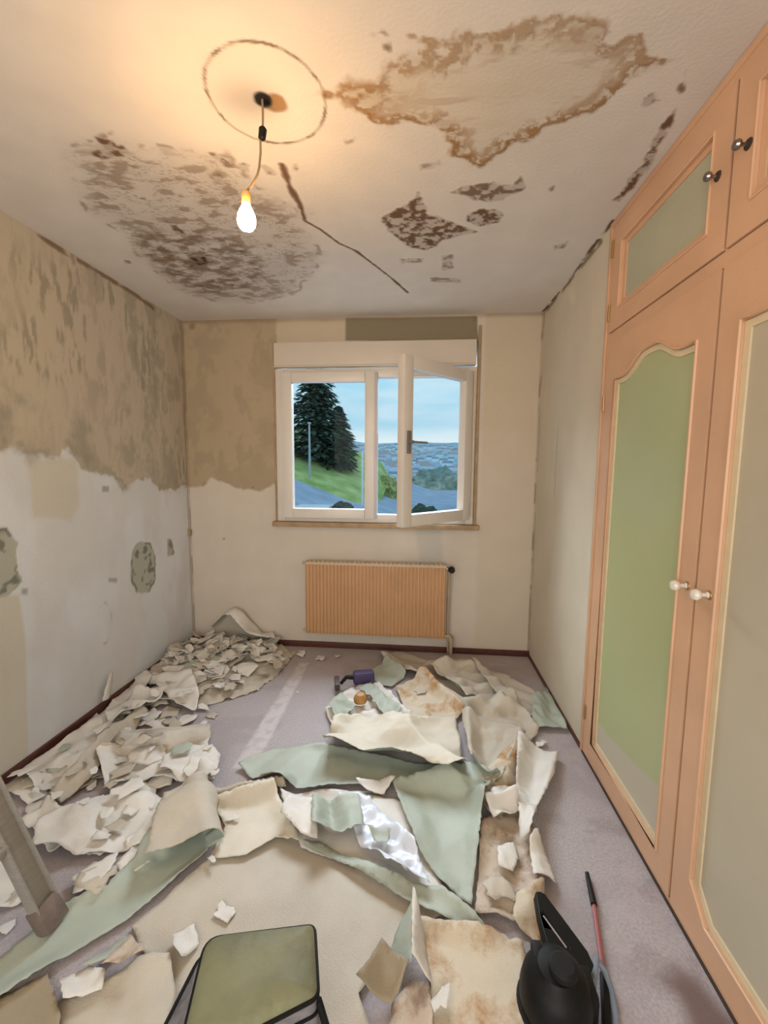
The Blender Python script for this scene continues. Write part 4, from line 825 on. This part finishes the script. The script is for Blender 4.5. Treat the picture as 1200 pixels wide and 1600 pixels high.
# field along the left wall, down to the ladder: scraps, larger torn sheets over them, a few scraps on top
FIELD = [(0.05, -0.818), (0.556, -0.874), (0.691, -1.022), (0.643, -1.17), (0.848, -1.299), (0.962, -1.498), (0.928, -1.574), (0.919, -1.705), (0.88, -1.848), (0.811, -1.95), (0.717, -2.002), (0.609, -1.947), (0.348, -1.791), (-0.028, -1.539), (0.046, -1.231)]
def strew(n, lo, hi):
    k = 0; G = ground()
    while k < n:
        x, y = rs_.uniform(0.03, 1.1), rs_.uniform(-2.05, -0.65)
        if not inpoly(x, y, FIELD): continue
        if x > 0.55 and y > -1.35 and rs_.random() < 0.78: continue
        if k % 12 == 0: G = ground()
        s = rs_.uniform(lo, hi); x = max(x, 0.085 * s + 0.012); t = 0.14
        put_scrap((k * 5) % 16, x, y, at(G, x, y) + 0.004 + 0.02 * s * t, rs_.uniform(-t, t), rs_.uniform(-t, t), rs_.uniform(0, 6.28), s, 'torn wallpaper scrap strewn on the carpet between the corner heap and the ladder', 'scraps strewn along the left wall'); k += 1
strew(66, 0.5, 1.4)
sheet('cream strip crumpled lengthwise along the left baseboard', [(0.017, -1.522), (0.044, -1.308), (0.031, -1.009), (-0.003, -0.639), (0.139, -0.732), (0.236, -1.289), (0.288, -1.595), (0.185, -1.613)], 'white', 0.045, (0.08, 0.2), 6)
sheet('second crumpled cream strip, on the room side of the baseboard strip', [(0.299, -1.655), (0.293, -1.401), (0.226, -1.008), (0.307, -1.031), (0.371, -1.458), (0.399, -1.524), (0.359, -1.672)], 'cream', 0.05, (0.08, 0.2), 6, ridges=[((0.311, -1.636), (0.256, -1.024), 0.05, 0.06)])
sheet('whitish torn sheet beside the ladder stile', [(0.284, -1.768), (0.315, -1.687), (0.57, -1.74), (0.587, -1.824), (0.525, -1.895)], 'whitec', 0.05, (0.07, 0.16), 6)
sheet('flat cream sheet reaching from the ladder towards the large curl', [(0.372, -1.789), (0.485, -1.636), (0.767, -1.591), (0.919, -1.659), (0.841, -1.826), (0.616, -1.886), (0.446, -1.89)], 'white', 0.03, (0.08, 0.2), 6)
sheet('curled cream piece arched like a tunnel in the left field of scraps', [(0.475, -1.569), (0.266, -1.377), (0.767, -1.24), (0.922, -1.472)], 'whitec', 0.02, (0.1, 0.2), 5, folds=[(1, [(0.439, -1.496), (0.816, -1.375)], 0.050, 2.75)])
sheet('wide white torn sheet right of the tunnel shaped curl', [(0.624, -1.39), (0.781, -1.297), (0.885, -1.341), (0.929, -1.463), (0.824, -1.542), (0.677, -1.496)], 'whitec', 0.05, (0.08, 0.18), 6)
sheet('narrow cream piece leading from the broad flap towards the baseboard', [(0.104, -1.101), (0.113, -0.849), (0.329, -0.883), (0.286, -1.094), (0.228, -1.212)], 'white', 0.035, (0.08, 0.2), 5)
strew(38, 0.35, 0.9)
sheet('long pale green strip running from the ladder foot, its far end rolled back', [(0.631, -2.282), (0.709, -2.044), (0.813, -1.982), (0.871, -1.573), (1.078, -1.833), (0.948, -2.059), (0.825, -2.193), (0.703, -2.342)], 'green', 0.010, (0.3, 0.6), 4, folds=[(3, [(0.696, -1.712), (0.81, -1.993)], 0.038, 3.32)])
# a few lone ones, each where the photo shows it
G = ground()
for (x, y), s, i, lb in (((1.095, -0.217), 0.8, 0, 'cream scrap nearest the radiator, lying on bare carpet right of the heap'), ((0.93, -0.147), 0.9, 3, 'cream scrap at the right end of the corner heap, by the back baseboard'), ((1.228, -0.159), 0.6, 5, 'small cream scrap on bare carpet below the middle of the radiator'),
        ((1.036, -0.512), 0.3, 6, 'tiny white flake on the carpet right of the stripe, the further one'), ((1.063, -0.689), 0.22, 7, 'tiny white flake on the carpet right of the stripe, the nearer one'), ((0.658, -1.067), 0.45, 9, 'lone white flake on bare carpet left of the stripe'),
        ((1.107, -1.687), 0.45, 12, 'small torn scrap lying on the large cream sheet near the rolled green strip'), ((1.223, -2.017), 0.5, 13, 'loose curled flake on the large cream sheet above the bag'), ((1.105, -1.863), 0.3, 7, 'white crumb beside the rolled end of the long green strip'),
        ((2.155, -1.416), 0.7, 8, 'cream scrap on the top right corner of the large green sheet'), ((2.149, -1.736), 0.9, 1, 'cream scrap on the brown stained paper, the further one'), ((2.091, -1.879), 0.9, 4, 'cream scrap on the brown stained paper, the nearer one'),
        ((1.83, -0.632), 0.7, 10, 'tan scrap on the pinkish stained sheet'), ((1.899, -2.185), 0.6, 12, 'small scrap at the bottom on the rust stained sheet'), ((0.576, -2.117), 0.5, 9, 'white flake on bare carpet at the left edge, behind the ladder foot'),
        ((0.529, -2.021), 0.45, 2, 'cream flake on bare carpet behind the ladder stile'), ((2.455, -1.063), 0.5, 3, 'curled tan scrap at the far end of the tall cream strip')):
    put_scrap(i, x, y, at(G, x, y) + 0.004, rs_.uniform(-.08, .08), rs_.uniform(-.08, .08), rs_.uniform(0, 6.28), s, lb, None)
# a strip still hanging from the wall over the baseboard
rnd = random.Random(3)
ys_, zs2 = (-0.968, 0.021)
co, F = paper_mesh('hanging_strip', [(0, 0), (0.075, 0.01), (0.05, 0.08), (0.01, 0.15), (-0.012, 0.14), (-0.02, 0.05)], rnd, lambda x, y: 0.018 + 0.02 * math.sin(x * 30 + y * 9), (), 0.012, 0.003)
co = [Vector((c.z - 0.004, -c.x, c.y)) for c in co]
o = link('wallpaper_sheet', mkmesh('wallpaper_sheet', co, F, [P_white], (0, 0, 0)), None, None, (0.0, ys_ + 0.02, max(zs2 - 0.02, 0.06))); md = o.modifiers.new('thickness', 'SOLIDIFY'); md.thickness = 0.0014
meta(o, 'small white tongue of paper still clinging to the left wall above the baseboard', 'wallpaper')

# ------------------------------------------------------------------ step ladder (only its foremost stile reaches the picture)
lad = meta(empty('step_ladder', (0.43, -2.30, 0)), 'aluminium step ladder whose stile and brown rubber foot stand at the left edge', 'ladder')
lad.matrix_world = Matrix.Translation((0.43, -2.30, 0))
def lpart(b, name, mt, par=None):
    o = b.build(name, mt, None); o.parent = par or lad; o.matrix_parent_inverse = Matrix() if par else Matrix.Translation((-0.43, 2.30, 0)); return o
def bar(b, a, c, w, d, bev=0.004):
    a, c = Vector(a), Vector(c); zc = (c - a).normalized(); yc = Vector((0, 1, 0)); yc = (yc - zc * yc.dot(zc)).normalized(); xc = yc.cross(zc)
    M_ = Matrix((xc, yc, zc)).transposed().to_4x4(); M_.translation = a
    return b.box((-w / 2, -d / 2, 0), (w / 2, d / 2, (c - a).length), bev, M_)
GZ = 0.012
for yy in (-2.100, -2.50):
    top = (0.36, yy, 0.86); foot = (0.712, yy, 0.03)
    b = bar(MB(), foot, top, 0.020, 0.066, 0.003)
    for s in (-1, 1): bar(b, (foot[0] + 0.008, yy + s * 0.031, foot[2]), (top[0] + 0.008, yy + s * 0.031, top[2]), 0.036, 0.006, 0.002)
    st = lpart(b, 'stile', M_alu)
    b = bar(MB(), (0.730, yy, GZ), (0.690, yy, 0.085), 0.046, 0.072, 0.006); lpart(b, 'rubber_foot', M_rub, st)
    b = bar(MB(), (0.10, yy, 0.03), (0.34, yy, 0.86), 0.02, 0.045, 0.003); lpart(b, 'rear_leg', M_alu)
    b = bar(MB(), (0.095, yy, GZ), (0.112, yy, 0.06), 0.03, 0.05, 0.004); lpart(b, 'rubber_foot', M_rub)
for z in (0.27, 0.51, 0.74):
    x = 0.712 - (z - 0.03) * 0.352 / 0.83
    lpart(MB().box((x - 0.09, -2.475, z), (x + 0.02, -2.125, z + 0.025), 0.004), 'tread', M_alu)
lpart(MB().box((0.22, -2.52, 0.855), (0.44, -2.08, 0.885), 0.008), 'top_platform', M_black)

# ------------------------------------------------------------------ olive bag
M_olive = mat('olive_nylon', (0.20, 0.20, 0.112), 0.62, var=0.14, scale=9, bump=0.8, bscale=20)
M_mesh = mat('grey_side_fabric', (0.20, 0.19, 0.20), 0.7, var=0.2, scale=60)
ZT = 0.275
TL, TR, BR, BM, BL = (1.326, -2.296), (1.577, -2.242), (1.621, -2.38), (1.509, -2.443), (1.363, -2.463)
def rounded(lid):
  lidp = []
  for i in range(len(lid)):
    a, p, c = Vector(lid[i - 1]), Vector(lid[i]), Vector(lid[(i + 1) % len(lid)])
    r = 0.035 if i in (0,) else 0.016
    A = p + (a - p).normalized() * r; C_ = p + (c - p).normalized() * r
    for k in range(6):
        s = k / 5; lidp.append(tuple((A * (1 - s) + p * s) * (1 - s) + (p * (1 - s) + C_ * s) * s))
  return lidp
lidp = rounded([TL, TR, BR, BM, (BL[0] + 0.02, BL[1] - 0.06)])
OL = (1.307, -2.442)
bodyp = rounded([(TL[0] - 0.012, TL[1] + 0.002), TR, BR, BM, (OL[0] - 0.005, OL[1] - 0.06)])
bcx = sum(p[0] for p in lidp) / len(lidp); bcy = sum(p[1] for p in lidp) / len(lidp)
bag = meta(empty('green_bag', (bcx, bcy, 0)), 'olive green bag with black piping standing at the bottom edge', 'bag')
bag.matrix_world = Matrix.Translation((bcx, bcy, 0))
def gpart(b, name, mt, par=None, **k):
    o = b.build(name, mt, None, **k); o.parent = par or bag; o.matrix_parent_inverse = Matrix.Translation((-bcx, -bcy, 0)); return o
def ringset(sc, z, P=None): return [Vector((bcx + (x - bcx) * sc, bcy + (y - bcy) * sc, z)) for x, y in (P or lidp)]
b = MB(); rings = []
for sc, z in ((1.0, ZT), (0.985, ZT + 0.008), (0.90, ZT + 0.020), (0.72, ZT + 0.030), (0.45, ZT + 0.036), (0.18, ZT + 0.038)):
    R_ = []
    for v in ringset(sc, z):
        R_.append(b.b.verts.new(v + Vector((0, 0, (1 - sc) * 0.9 * 0.010 * noise.noise(v * 14) + (0.006 if 0.3 < sc < 0.95 else 0) * noise.noise(v * 26)))))
    rings.append(R_)
n = len(lidp)
for A, B in zip(rings, rings[1:]):
    for j in range(n): b.b.faces.new((A[j], A[(j + 1) % n], B[(j + 1) % n], B[j]))
b.b.faces.new(rings[-1])
gpart(b, 'lid', M_olive, angle=1.2)
gpart(MB().tube([(x, y, ZT + 0.001) for x, y in lidp], 0.0052, 8, True), 'piping', M_black)
b = MB(); rings = []
for sc, z, P in ((0.99, ZT - 0.001, lidp), (1.0, 0.238, bodyp), (1.04, 0.18, bodyp), (1.05, 0.12, bodyp), (1.04, 0.06, bodyp), (1.0, 0.02, bodyp), (0.96, GZ, bodyp)):
    rings.append([b.b.verts.new(v + Vector((0.006 * noise.noise(v * 12), 0.006 * noise.noise(v * 12 + Vector((3, 1, 2))), 0))) for v in ringset(sc, z, P)])
for A, B in zip(rings, rings[1:]):
    for j in range(n): b.b.faces.new((A[j], A[(j + 1) % n], B[(j + 1) % n], B[j]))
b.b.faces.new(rings[-1]); b.b.faces.new(rings[0])
gpart(b, 'body', M_mesh, angle=1.2)
gpart(MB().tube([(bcx + (x - bcx) * 1.005, bcy + (y - bcy) * 1.005, 0.238) for x, y in bodyp], 0.0042, 8, True), 'zip', M_black)
st0 = Vector((BR[0] - 0.002, BR[1] + 0.01, ZT - 0.02))
gpart(MB().tube([st0, st0 + Vector((0.020, -0.01, -0.05)), st0 + Vector((0.036, -0.03, -0.14)), st0 + Vector((0.030, -0.05, -0.22))], 0.008, 8), 'strap', M_black)
gpart(MB().box((BM[0] - 0.02, BM[1] - 0.030, 0.08), (BM[0] + 0.07, BM[1] - 0.004, 0.20), 0.008), 'front_pocket', M_olive)

# ------------------------------------------------------------------ black appliance with a slotted handle and a hose
AX, AY = (2.181, -2.192)
app = meta(empty('black_power_tool', (AX, AY, 0)), 'black plastic appliance with a slotted upright handle, at the bottom right', 'power tool')
app.matrix_world = Matrix.Translation((AX, AY, 0))
def apart(b, name, mt, par=None, **k):
    o = b.build(name, mt, None, **k); o.parent = par or app; o.matrix_parent_inverse = Matrix() if par else Matrix.Translation((-AX, -AY, 0)); return o
M_dgrey = mat('dark_grey_plastic', (0.010, 0.010, 0.011), 0.6, spec=0.25)
b = MB().lathe([(0.064, GZ), (0.078, 0.024), (0.086, 0.06), (0.087, 0.10), (0.080, 0.135), (0.066, 0.158), (0.050, 0.168), (0.046, 0.176), (0.020, 0.181), (0.002, 0.182)], Matrix.Translation((AX, AY, 0)), 36)
body = apart(b, 'body', M_black)
apart(MB().lathe([(0.030, 0), (0.034, 0.004), (0.034, 0.018), (0.026, 0.024)], Matrix.Translation((AX + 0.010, AY - 0.012, 0.176)), 20), 'cap', M_dgrey, body)
apart(MB().lathe([(0.090, 0.050), (0.093, 0.058), (0.090, 0.066)], Matrix.Translation((AX, AY, 0)), 36), 'body_ring', M_dgrey, body)
apart(MB().box((AX - 0.050, AY + 0.02, 0.14), (AX - 0.020, AY + 0.065, 0.168), 0.008), 'latch', M_dgrey, body)
apart(MB().box((AX + 0.035, AY - 0.03, 0.05), (AX + 0.098, AY + 0.05, 0.13), 0.014), 'motor_housing', M_black, body)
# the handle: a slab with a long slot, leaning up and away to the left
HT, HA = Vector((*(2.202, -1.944), 0.10)), Vector((*(2.23, -2.148), 0.10))
hd = (HT - HA).normalized(); hs = Vector((1, 0.1, -0.25)); hs = (hs - hd * hs.dot(hd)).normalized(); hn = hs.cross(hd); hl_ = (HT - HA).length
hl = [(-0.042, 0.0), (0.055, 0.0), (0.076, 0.10 * hl_), (0.076, 0.26 * hl_), (0.044, 0.66 * hl_), (0.018, 0.97 * hl_), (0.004, hl_), (-0.012, 0.98 * hl_), (-0.030, 0.66 * hl_), (-0.042, 0.26 * hl_)]
sl = [(0.012, 0.25 * hl_), (0.024, 0.25 * hl_), (-0.013, 0.68 * hl_), (-0.023, 0.66 * hl_)]
b = MB().plate(hl, [sl], lambda u, v, d: HA + hs * u + hd * v + hn * (d - 0.014), 0.028)
hdl = apart(b, 'handle', M_black)
bv = hdl.modifiers.new('round', 'BEVEL'); bv.width = 0.004; bv.segments = 2; bv.limit_method = 'ANGLE'
apart(MB().tube([HA + hs * 0.017 + hd * 0.27 * hl_ + hn * 0.006, HA + hs * -0.016 + hd * 0.65 * hl_ + hn * 0.006], 0.0050, 8), 'metal_strip', mat('pale_metal_strip', (0.45, 0.45, 0.45), 0.35, metal=0.4), hdl)
M_hose = mat('blue_grey_hose', (0.20, 0.24, 0.30), 0.4, var=0.08)
hz_ = [(AX + 0.07, AY + 0.02, 0.075), (AX + 0.105, AY + 0.035, 0.07)] + [(x, y, 0.012) for x, y in [(2.333, -2.064), (2.352, -2.08), (2.355, -2.117), (2.341, -2.171), (2.287, -2.288)]]
apart(MB().tube([hz_[0], hz_[1], (*hz_[2][:2], 0.05), (*hz_[3][:2], 0.03)] + hz_[4:], 0.0085, 10), 'hose', M_hose)

# red and black rod lying on the carpet
r0, r1, r2, r3 = (2.419, -1.77), (2.4, -1.88), (2.351, -2.074), (2.278, -2.279)
rod = meta(empty('red_rod', (r1[0], r1[1], 0.012)), 'thin red rod with black ends lying on the bare carpet beside the appliance', 'rod')
rod.matrix_world = Matrix.Translation((r1[0], r1[1], 0.012))
def rp_(b, name, mt):
    o = b.build(name, mt, None); o.parent = rod; o.matrix_parent_inverse = Matrix.Translation((-r1[0], -r1[1], -0.012)); return o
rp_(MB().tube([(*r1, 0.012), (*r2, 0.012)], 0.0072, 10), 'shaft', mat('faded_red_lacquer', (0.34, 0.10, 0.10), 0.4))
rp_(MB().tube([(*r0, 0.014), (*r1, 0.014)], [0.007, 0.0105], 10), 'tip', M_black)
rp_(MB().tube([(*r2, 0.014), (*r3, 0.014)], 0.011, 10), 'grip', M_black)

# purple scraper and the orange sponge behind the white piece
G = ground()
px_, py_ = (1.469, -0.568); zz = at(G, px_, py_) + 0.01
sc_ = meta(empty('scraper', (px_, py_, zz)), 'dark purple handled scraper lying on the white and green crumpled piece', 'scraper', None)
sc_.rotation_euler = (0, 0.0, math.radians(14)); sc_.scale = (1.25, 1.35, 1.35)
b = MB().box((-0.055, -0.030, 0.0), (0.055, 0.030, 0.055), 0.018, None, 3); b.build('handle', mat('dark_purple_plastic', (0.045, 0.030, 0.10), 0.4, var=0.1), sc_)
b = MB().tube([(-0.05, 0, 0.03), (-0.09, -0.004, 0.034), (-0.12, -0.02, 0.012)], [0.013, 0.010, 0.008], 8); b.build('neck', M_black, sc_)
b = MB().box((-0.150, -0.055, -0.004), (-0.125, 0.03, 0.028), 0.003); b.build('blade', mat('dark_steel', (0.10, 0.08, 0.08), 0.5, metal=0.5), sc_)
px_, py_ = (1.486, -0.831); zz = at(G, px_, py_) + 0.004
sg = MB().lathe([(0.020, 0), (0.036, 0.008), (0.040, 0.028), (0.034, 0.045), (0.030, 0.048), (0.026, 0.056), (0.012, 0.062)], Matrix(), 20)
sp_ = meta(empty('orange_pot', (px_, py_, zz)), 'small orange pot in front of the purple scraper', 'pot')
sg.build('pot', mat('orange_plastic', (0.42, 0.21, 0.06), 0.5, var=0.1), sp_)
MB().tube([(0.034, 0.01, 0.045), (0.055, 0.015, 0.04), (0.07, 0.01, 0.02)], 0.006, 8).build('spout', mat('brown_plastic', (0.20, 0.09, 0.05), 0.5), sp_)

# ------------------------------------------------------------------ outside
M_grass = mat('bank_grass', (0.30, 0.42, 0.10), 0.95, var=0.35, scale=0.9, bump=0.4, bscale=3, col2=(0.58, 0.66, 0.26))
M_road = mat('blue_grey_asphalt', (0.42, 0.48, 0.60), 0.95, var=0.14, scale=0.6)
M_far = mat('hazed_hillside', (0.36, 0.50, 0.60), 1.0, scale=0.02, col2=(0.52, 0.64, 0.72))  # pale blue aerial haze is put into the hill's base colour
M_ever = mat('conifer_needles', (0.045, 0.085, 0.055), 0.9, var=0.5, scale=2.5)
M_bark = mat('bark', (0.10, 0.075, 0.055), 0.9, var=0.3, scale=8)
def bank(x, y): return -0.38 * (x + 5.1) + 0.80 + 0.18 * (y - 20)
def terrain(name, us, vs, f, mt):
    surface(name, us, vs, lambda U, V: (U, V, f(U, V)), lambda U, V: {}, mt)
terrain('street', np.linspace(-16, 60, 60), np.linspace(1.2, 57, 70), lambda X, Y: np.maximum(-0.38 * (X + 5.1) + 0.72 + 0.02 * (Y - 20), -1.6 + 0.0 * X) * sst(0.0, 10, Y) - 5.0 * (1 - sst(0.0, 10, Y)), M_road)
terrain('grass_bank', np.linspace(-16, -0.9, 60), np.linspace(19.5, 34, 30), lambda X, Y: bank(X, Y) - 0.6 * sst(20.1, 19.5, Y) - 1.0 * sst(-2.6 + 0.8 * fbm(X, Y, 0.4), -1.0, X) ** 2 + 0.12 * fbm(X, Y, 0.7), M_grass)
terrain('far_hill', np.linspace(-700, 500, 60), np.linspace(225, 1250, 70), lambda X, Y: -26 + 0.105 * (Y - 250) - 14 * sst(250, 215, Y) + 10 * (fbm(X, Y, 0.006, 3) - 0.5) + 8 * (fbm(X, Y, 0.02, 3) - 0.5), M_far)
def conifer(x, y, z, h, w, label, seed, n=1500, dens=1.0):
    r = random.Random(seed); t = meta(empty('conifer', (x, y, z)), label, 'tree')
    MB().tube([(0, 0, -0.3), (0.02, 0, h * 0.5), (0, 0, h)], [0.16 * h / 8, 0.10 * h / 8, 0.02], 8).build('trunk', M_bark, t)
    b = bmesh.new()
    for i in range(n):
        s = r.random() ** 0.8; zc = h * (0.04 + 0.96 * s); R = w / 2 * (1 - s) ** 0.75 * (0.62 + 0.38 * math.sin(i * 2.4 + s * 30)) + 0.10
        a = r.uniform(0, 6.28); q = R * math.sqrt(r.uniform(0.05, 1)); L = r.uniform(0.35, 0.75) * (0.6 + 0.6 * (1 - s))
        c = Vector((q * math.cos(a), q * math.sin(a), zc)); d = Vector((math.cos(a), math.sin(a), -0.35 + r.uniform(-.3, .35))).normalized(); sd = d.cross(Vector((0, 0, 1))).normalized() * L * 0.30; un = d.cross(sd).normalized() * L * 0.06
        v = [b.verts.new(c - d * L * .35), b.verts.new(c + sd), b.verts.new(c + d * L * 0.65), b.verts.new(c - sd), b.verts.new(c + un), b.verts.new(c - un * 2)]
        for f in ((0, 1, 4), (1, 2, 4), (2, 3, 4), (3, 0, 4), (1, 0, 5), (2, 1, 5), (3, 2, 5), (0, 3, 5)): b.faces.new([v[k] for k in f])
    me = bpy.data.meshes.new('foliage'); b.to_mesh(me); b.free(); link('foliage', me, M_ever, t)
conifer(-5.3, 25, bank(-5.3, 25) - 0.1, 6.9, 5.8, 'tall dark conifer on the grass bank outside the left window pane', 1, 3400)
conifer(-3.9, 25.6, bank(-3.9, 25.6) - 0.2, 4.4, 3.2, 'lower dark conifer standing against the right side of the tall one', 2, 2000)
conifer(-8.9, 27, bank(-8.9, 27) - 0.2, 6.6, 3.0, 'dark conifer half hidden by the left edge of the window', 3, 1200)
def blob(name, label, cat, x, y, z, sx, sy, sz, mt, seed):
    b = bmesh.new(); bmesh.ops.create_icosphere(b, subdivisions=4, radius=1)
    for v in b.verts:
        k = 1 + 0.30 * noise.noise(v.co * 2.2 + Vector((seed, 0, 0))) + 0.22 * noise.noise(v.co * 6 + Vector((0, seed, 0)))
        v.co = Vector((v.co.x * sx * k, v.co.y * sy * k, max(-0.2, v.co.z) * sz * k))
    me = bpy.data.meshes.new(name); b.to_mesh(me); b.free(); meta(link(name, me, mt, None, (x, y, z)), label, cat)
M_bush = mat('yellow_green_leaves', (0.42, 0.42, 0.16), 0.95, var=0.4, scale=4, bump=0.6, bscale=8)
M_dbush = mat('dark_green_leaves', (0.05, 0.075, 0.05), 0.95, var=0.4, scale=4, bump=0.6, bscale=8)
bx, bz = (-2.578, -0.206); blob('bush', 'yellow green bush at the end of the grass bank', 'bush', bx, 26, bz - 0.3, 0.9, 0.9, 1.0, M_bush, 2)
bx, bz = (-1.044, -0.4); blob('bush', 'olive bush seen through the gap beside the open sash', 'bush', bx, 30, bz - 0.4, 1.3, 1.2, 1.5, M_bush, 5)
bx, bz = (-1.053, 0.047); blob('bush', 'dark low bush at the bottom of the left window pane', 'bush', bx, 12, bz - 0.15, 0.36, 0.4, 0.30, M_dbush, 7)
bx, bz = (1.903, -0.136); blob('bush', 'dark hedge top at the bottom of the open window pane', 'bush', bx, 12, bz - 0.35, 0.8, 0.5, 0.55, M_dbush, 9)
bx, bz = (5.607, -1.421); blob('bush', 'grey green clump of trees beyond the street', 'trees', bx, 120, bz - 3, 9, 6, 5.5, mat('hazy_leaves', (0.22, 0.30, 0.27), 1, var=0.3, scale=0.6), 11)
lx, lz = (-4.408, 1.16); lx2, lz2 = (-4.381, 3.825)
lp = meta(empty('street_lamp', (lx, 20, lz - 0.3)), 'pale grey street lamp post in front of the tall conifer', 'lamp post')
MB().tube([(0, 0, 0), (0, 0, lz2 - lz + 0.3)], [0.07, 0.05], 10).build('post', mat('galvanised_steel', (0.42, 0.46, 0.44), 0.6, var=0.1), lp)
MB().box((-0.08, -0.12, lz2 - lz + 0.28), (0.08, 0.12, lz2 - lz + 0.38), 0.03).build('lamp_head', mat('lamp_grey', (0.45, 0.47, 0.46), 0.5), lp)
wx, wz = (-2.004, -0.015)
cb = MB().box((-0.72, -0.4, -1.2), (0.55, 0.4, 0.16), 0.03); meta(cb.build('garden_wall', mat('white_render', (0.78, 0.80, 0.82), 0.8, var=0.04)), 'white rendered wall top at the bottom of the left window pane', 'wall').location = (wx, 12, wz - 0.1)
vx, vz = (-0.889, -0.297); v2, vz2 = (-0.896, 2.177)
pb = MB().tube([(0, 0, 0), (0, 0, vz2 - vz)], 0.045, 10); o = meta(pb.build('white_post', mat('white_painted_post', (0.75, 0.78, 0.80), 0.6)), 'thin white post near the right side of the left window pane', 'post'); o.location = (vx, 16, vz)
# houses on the hillside
def hz(x, y): return float(-26 + 0.105 * (y - 250) + 10 * (fbm(np.array([x]), np.array([y]), 0.006, 3)[0] - 0.5) + 8 * (fbm(np.array([x]), np.array([y]), 0.02, 3)[0] - 0.5))
wmats = [mat('house_wall_white', (0.90, 0.92, 0.95), 0.9), mat('house_wall_grey', (0.70, 0.77, 0.84), 0.9), mat('house_wall_cream', (0.88, 0.86, 0.80), 0.9)]
rmats = [mat('roof_slate', (0.26, 0.33, 0.42), 0.9), mat('roof_tile', (0.48, 0.42, 0.42), 0.9), mat('roof_grey', (0.36, 0.42, 0.48), 0.9)]
def house_proto(i):
    t = empty('house'); w, d, h = (14, 9, 6, ), 0, 0
    w, d, h = ((14, 9, 6), (20, 10, 8), (10, 9, 7))[i]
    a = MB().box((-w / 2, -d / 2, -6), (w / 2, d / 2, h)).build('walls', wmats[i], t, False)
    b = MB(); v = [b.b.verts.new(p) for p in ((-w / 2 - .5, -d / 2 - .5, h), (w / 2 + .5, -d / 2 - .5, h), (w / 2 + .5, d / 2 + .5, h), (-w / 2 - .5, d / 2 + .5, h), (-w / 2, 0, h + d * .38), (w / 2, 0, h + d * .38))]
    for f in ((0, 1, 5, 4), (2, 3, 4, 5), (1, 2, 5), (3, 0, 4), (3, 2, 1, 0)): b.b.faces.new([v[k] for k in f])
    b.build('roof', rmats[i], t, False)
    return t
hp_ = [house_proto(i) for i in range(3)]; rh = random.Random(12); first = [True] * 3
pos_ = []
while len(pos_) < 200:
    y = 300 + 620 * rh.random() ** 1.1; fx = rh.uniform(-0.27, 0.11); x = 1.8 + fx * (y + 3)
    if all((x - a) ** 2 + (y - b_) ** 2 > 19 ** 2 for a, b_ in pos_): pos_.append((x, y))
for k, (x, y) in enumerate(pos_):
    i = k % 3
    t = hp_[i]
    if not first[i]:
        t = hp_[i].copy(); COL.objects.link(t)
        for ch in list(hp_[i].children):
            c = ch.copy(); COL.objects.link(c); c.parent = t
    first[i] = False
    s = rh.uniform(0.5, 0.85); t.location = (x, y, hz(x, y)); t.rotation_euler = (0, 0, rh.uniform(-0.6, 0.6)); t.scale = (s, s, s)
    meta(t, 'small pale house on the hillside far beyond the window', 'house', 'houses on the far hillside')
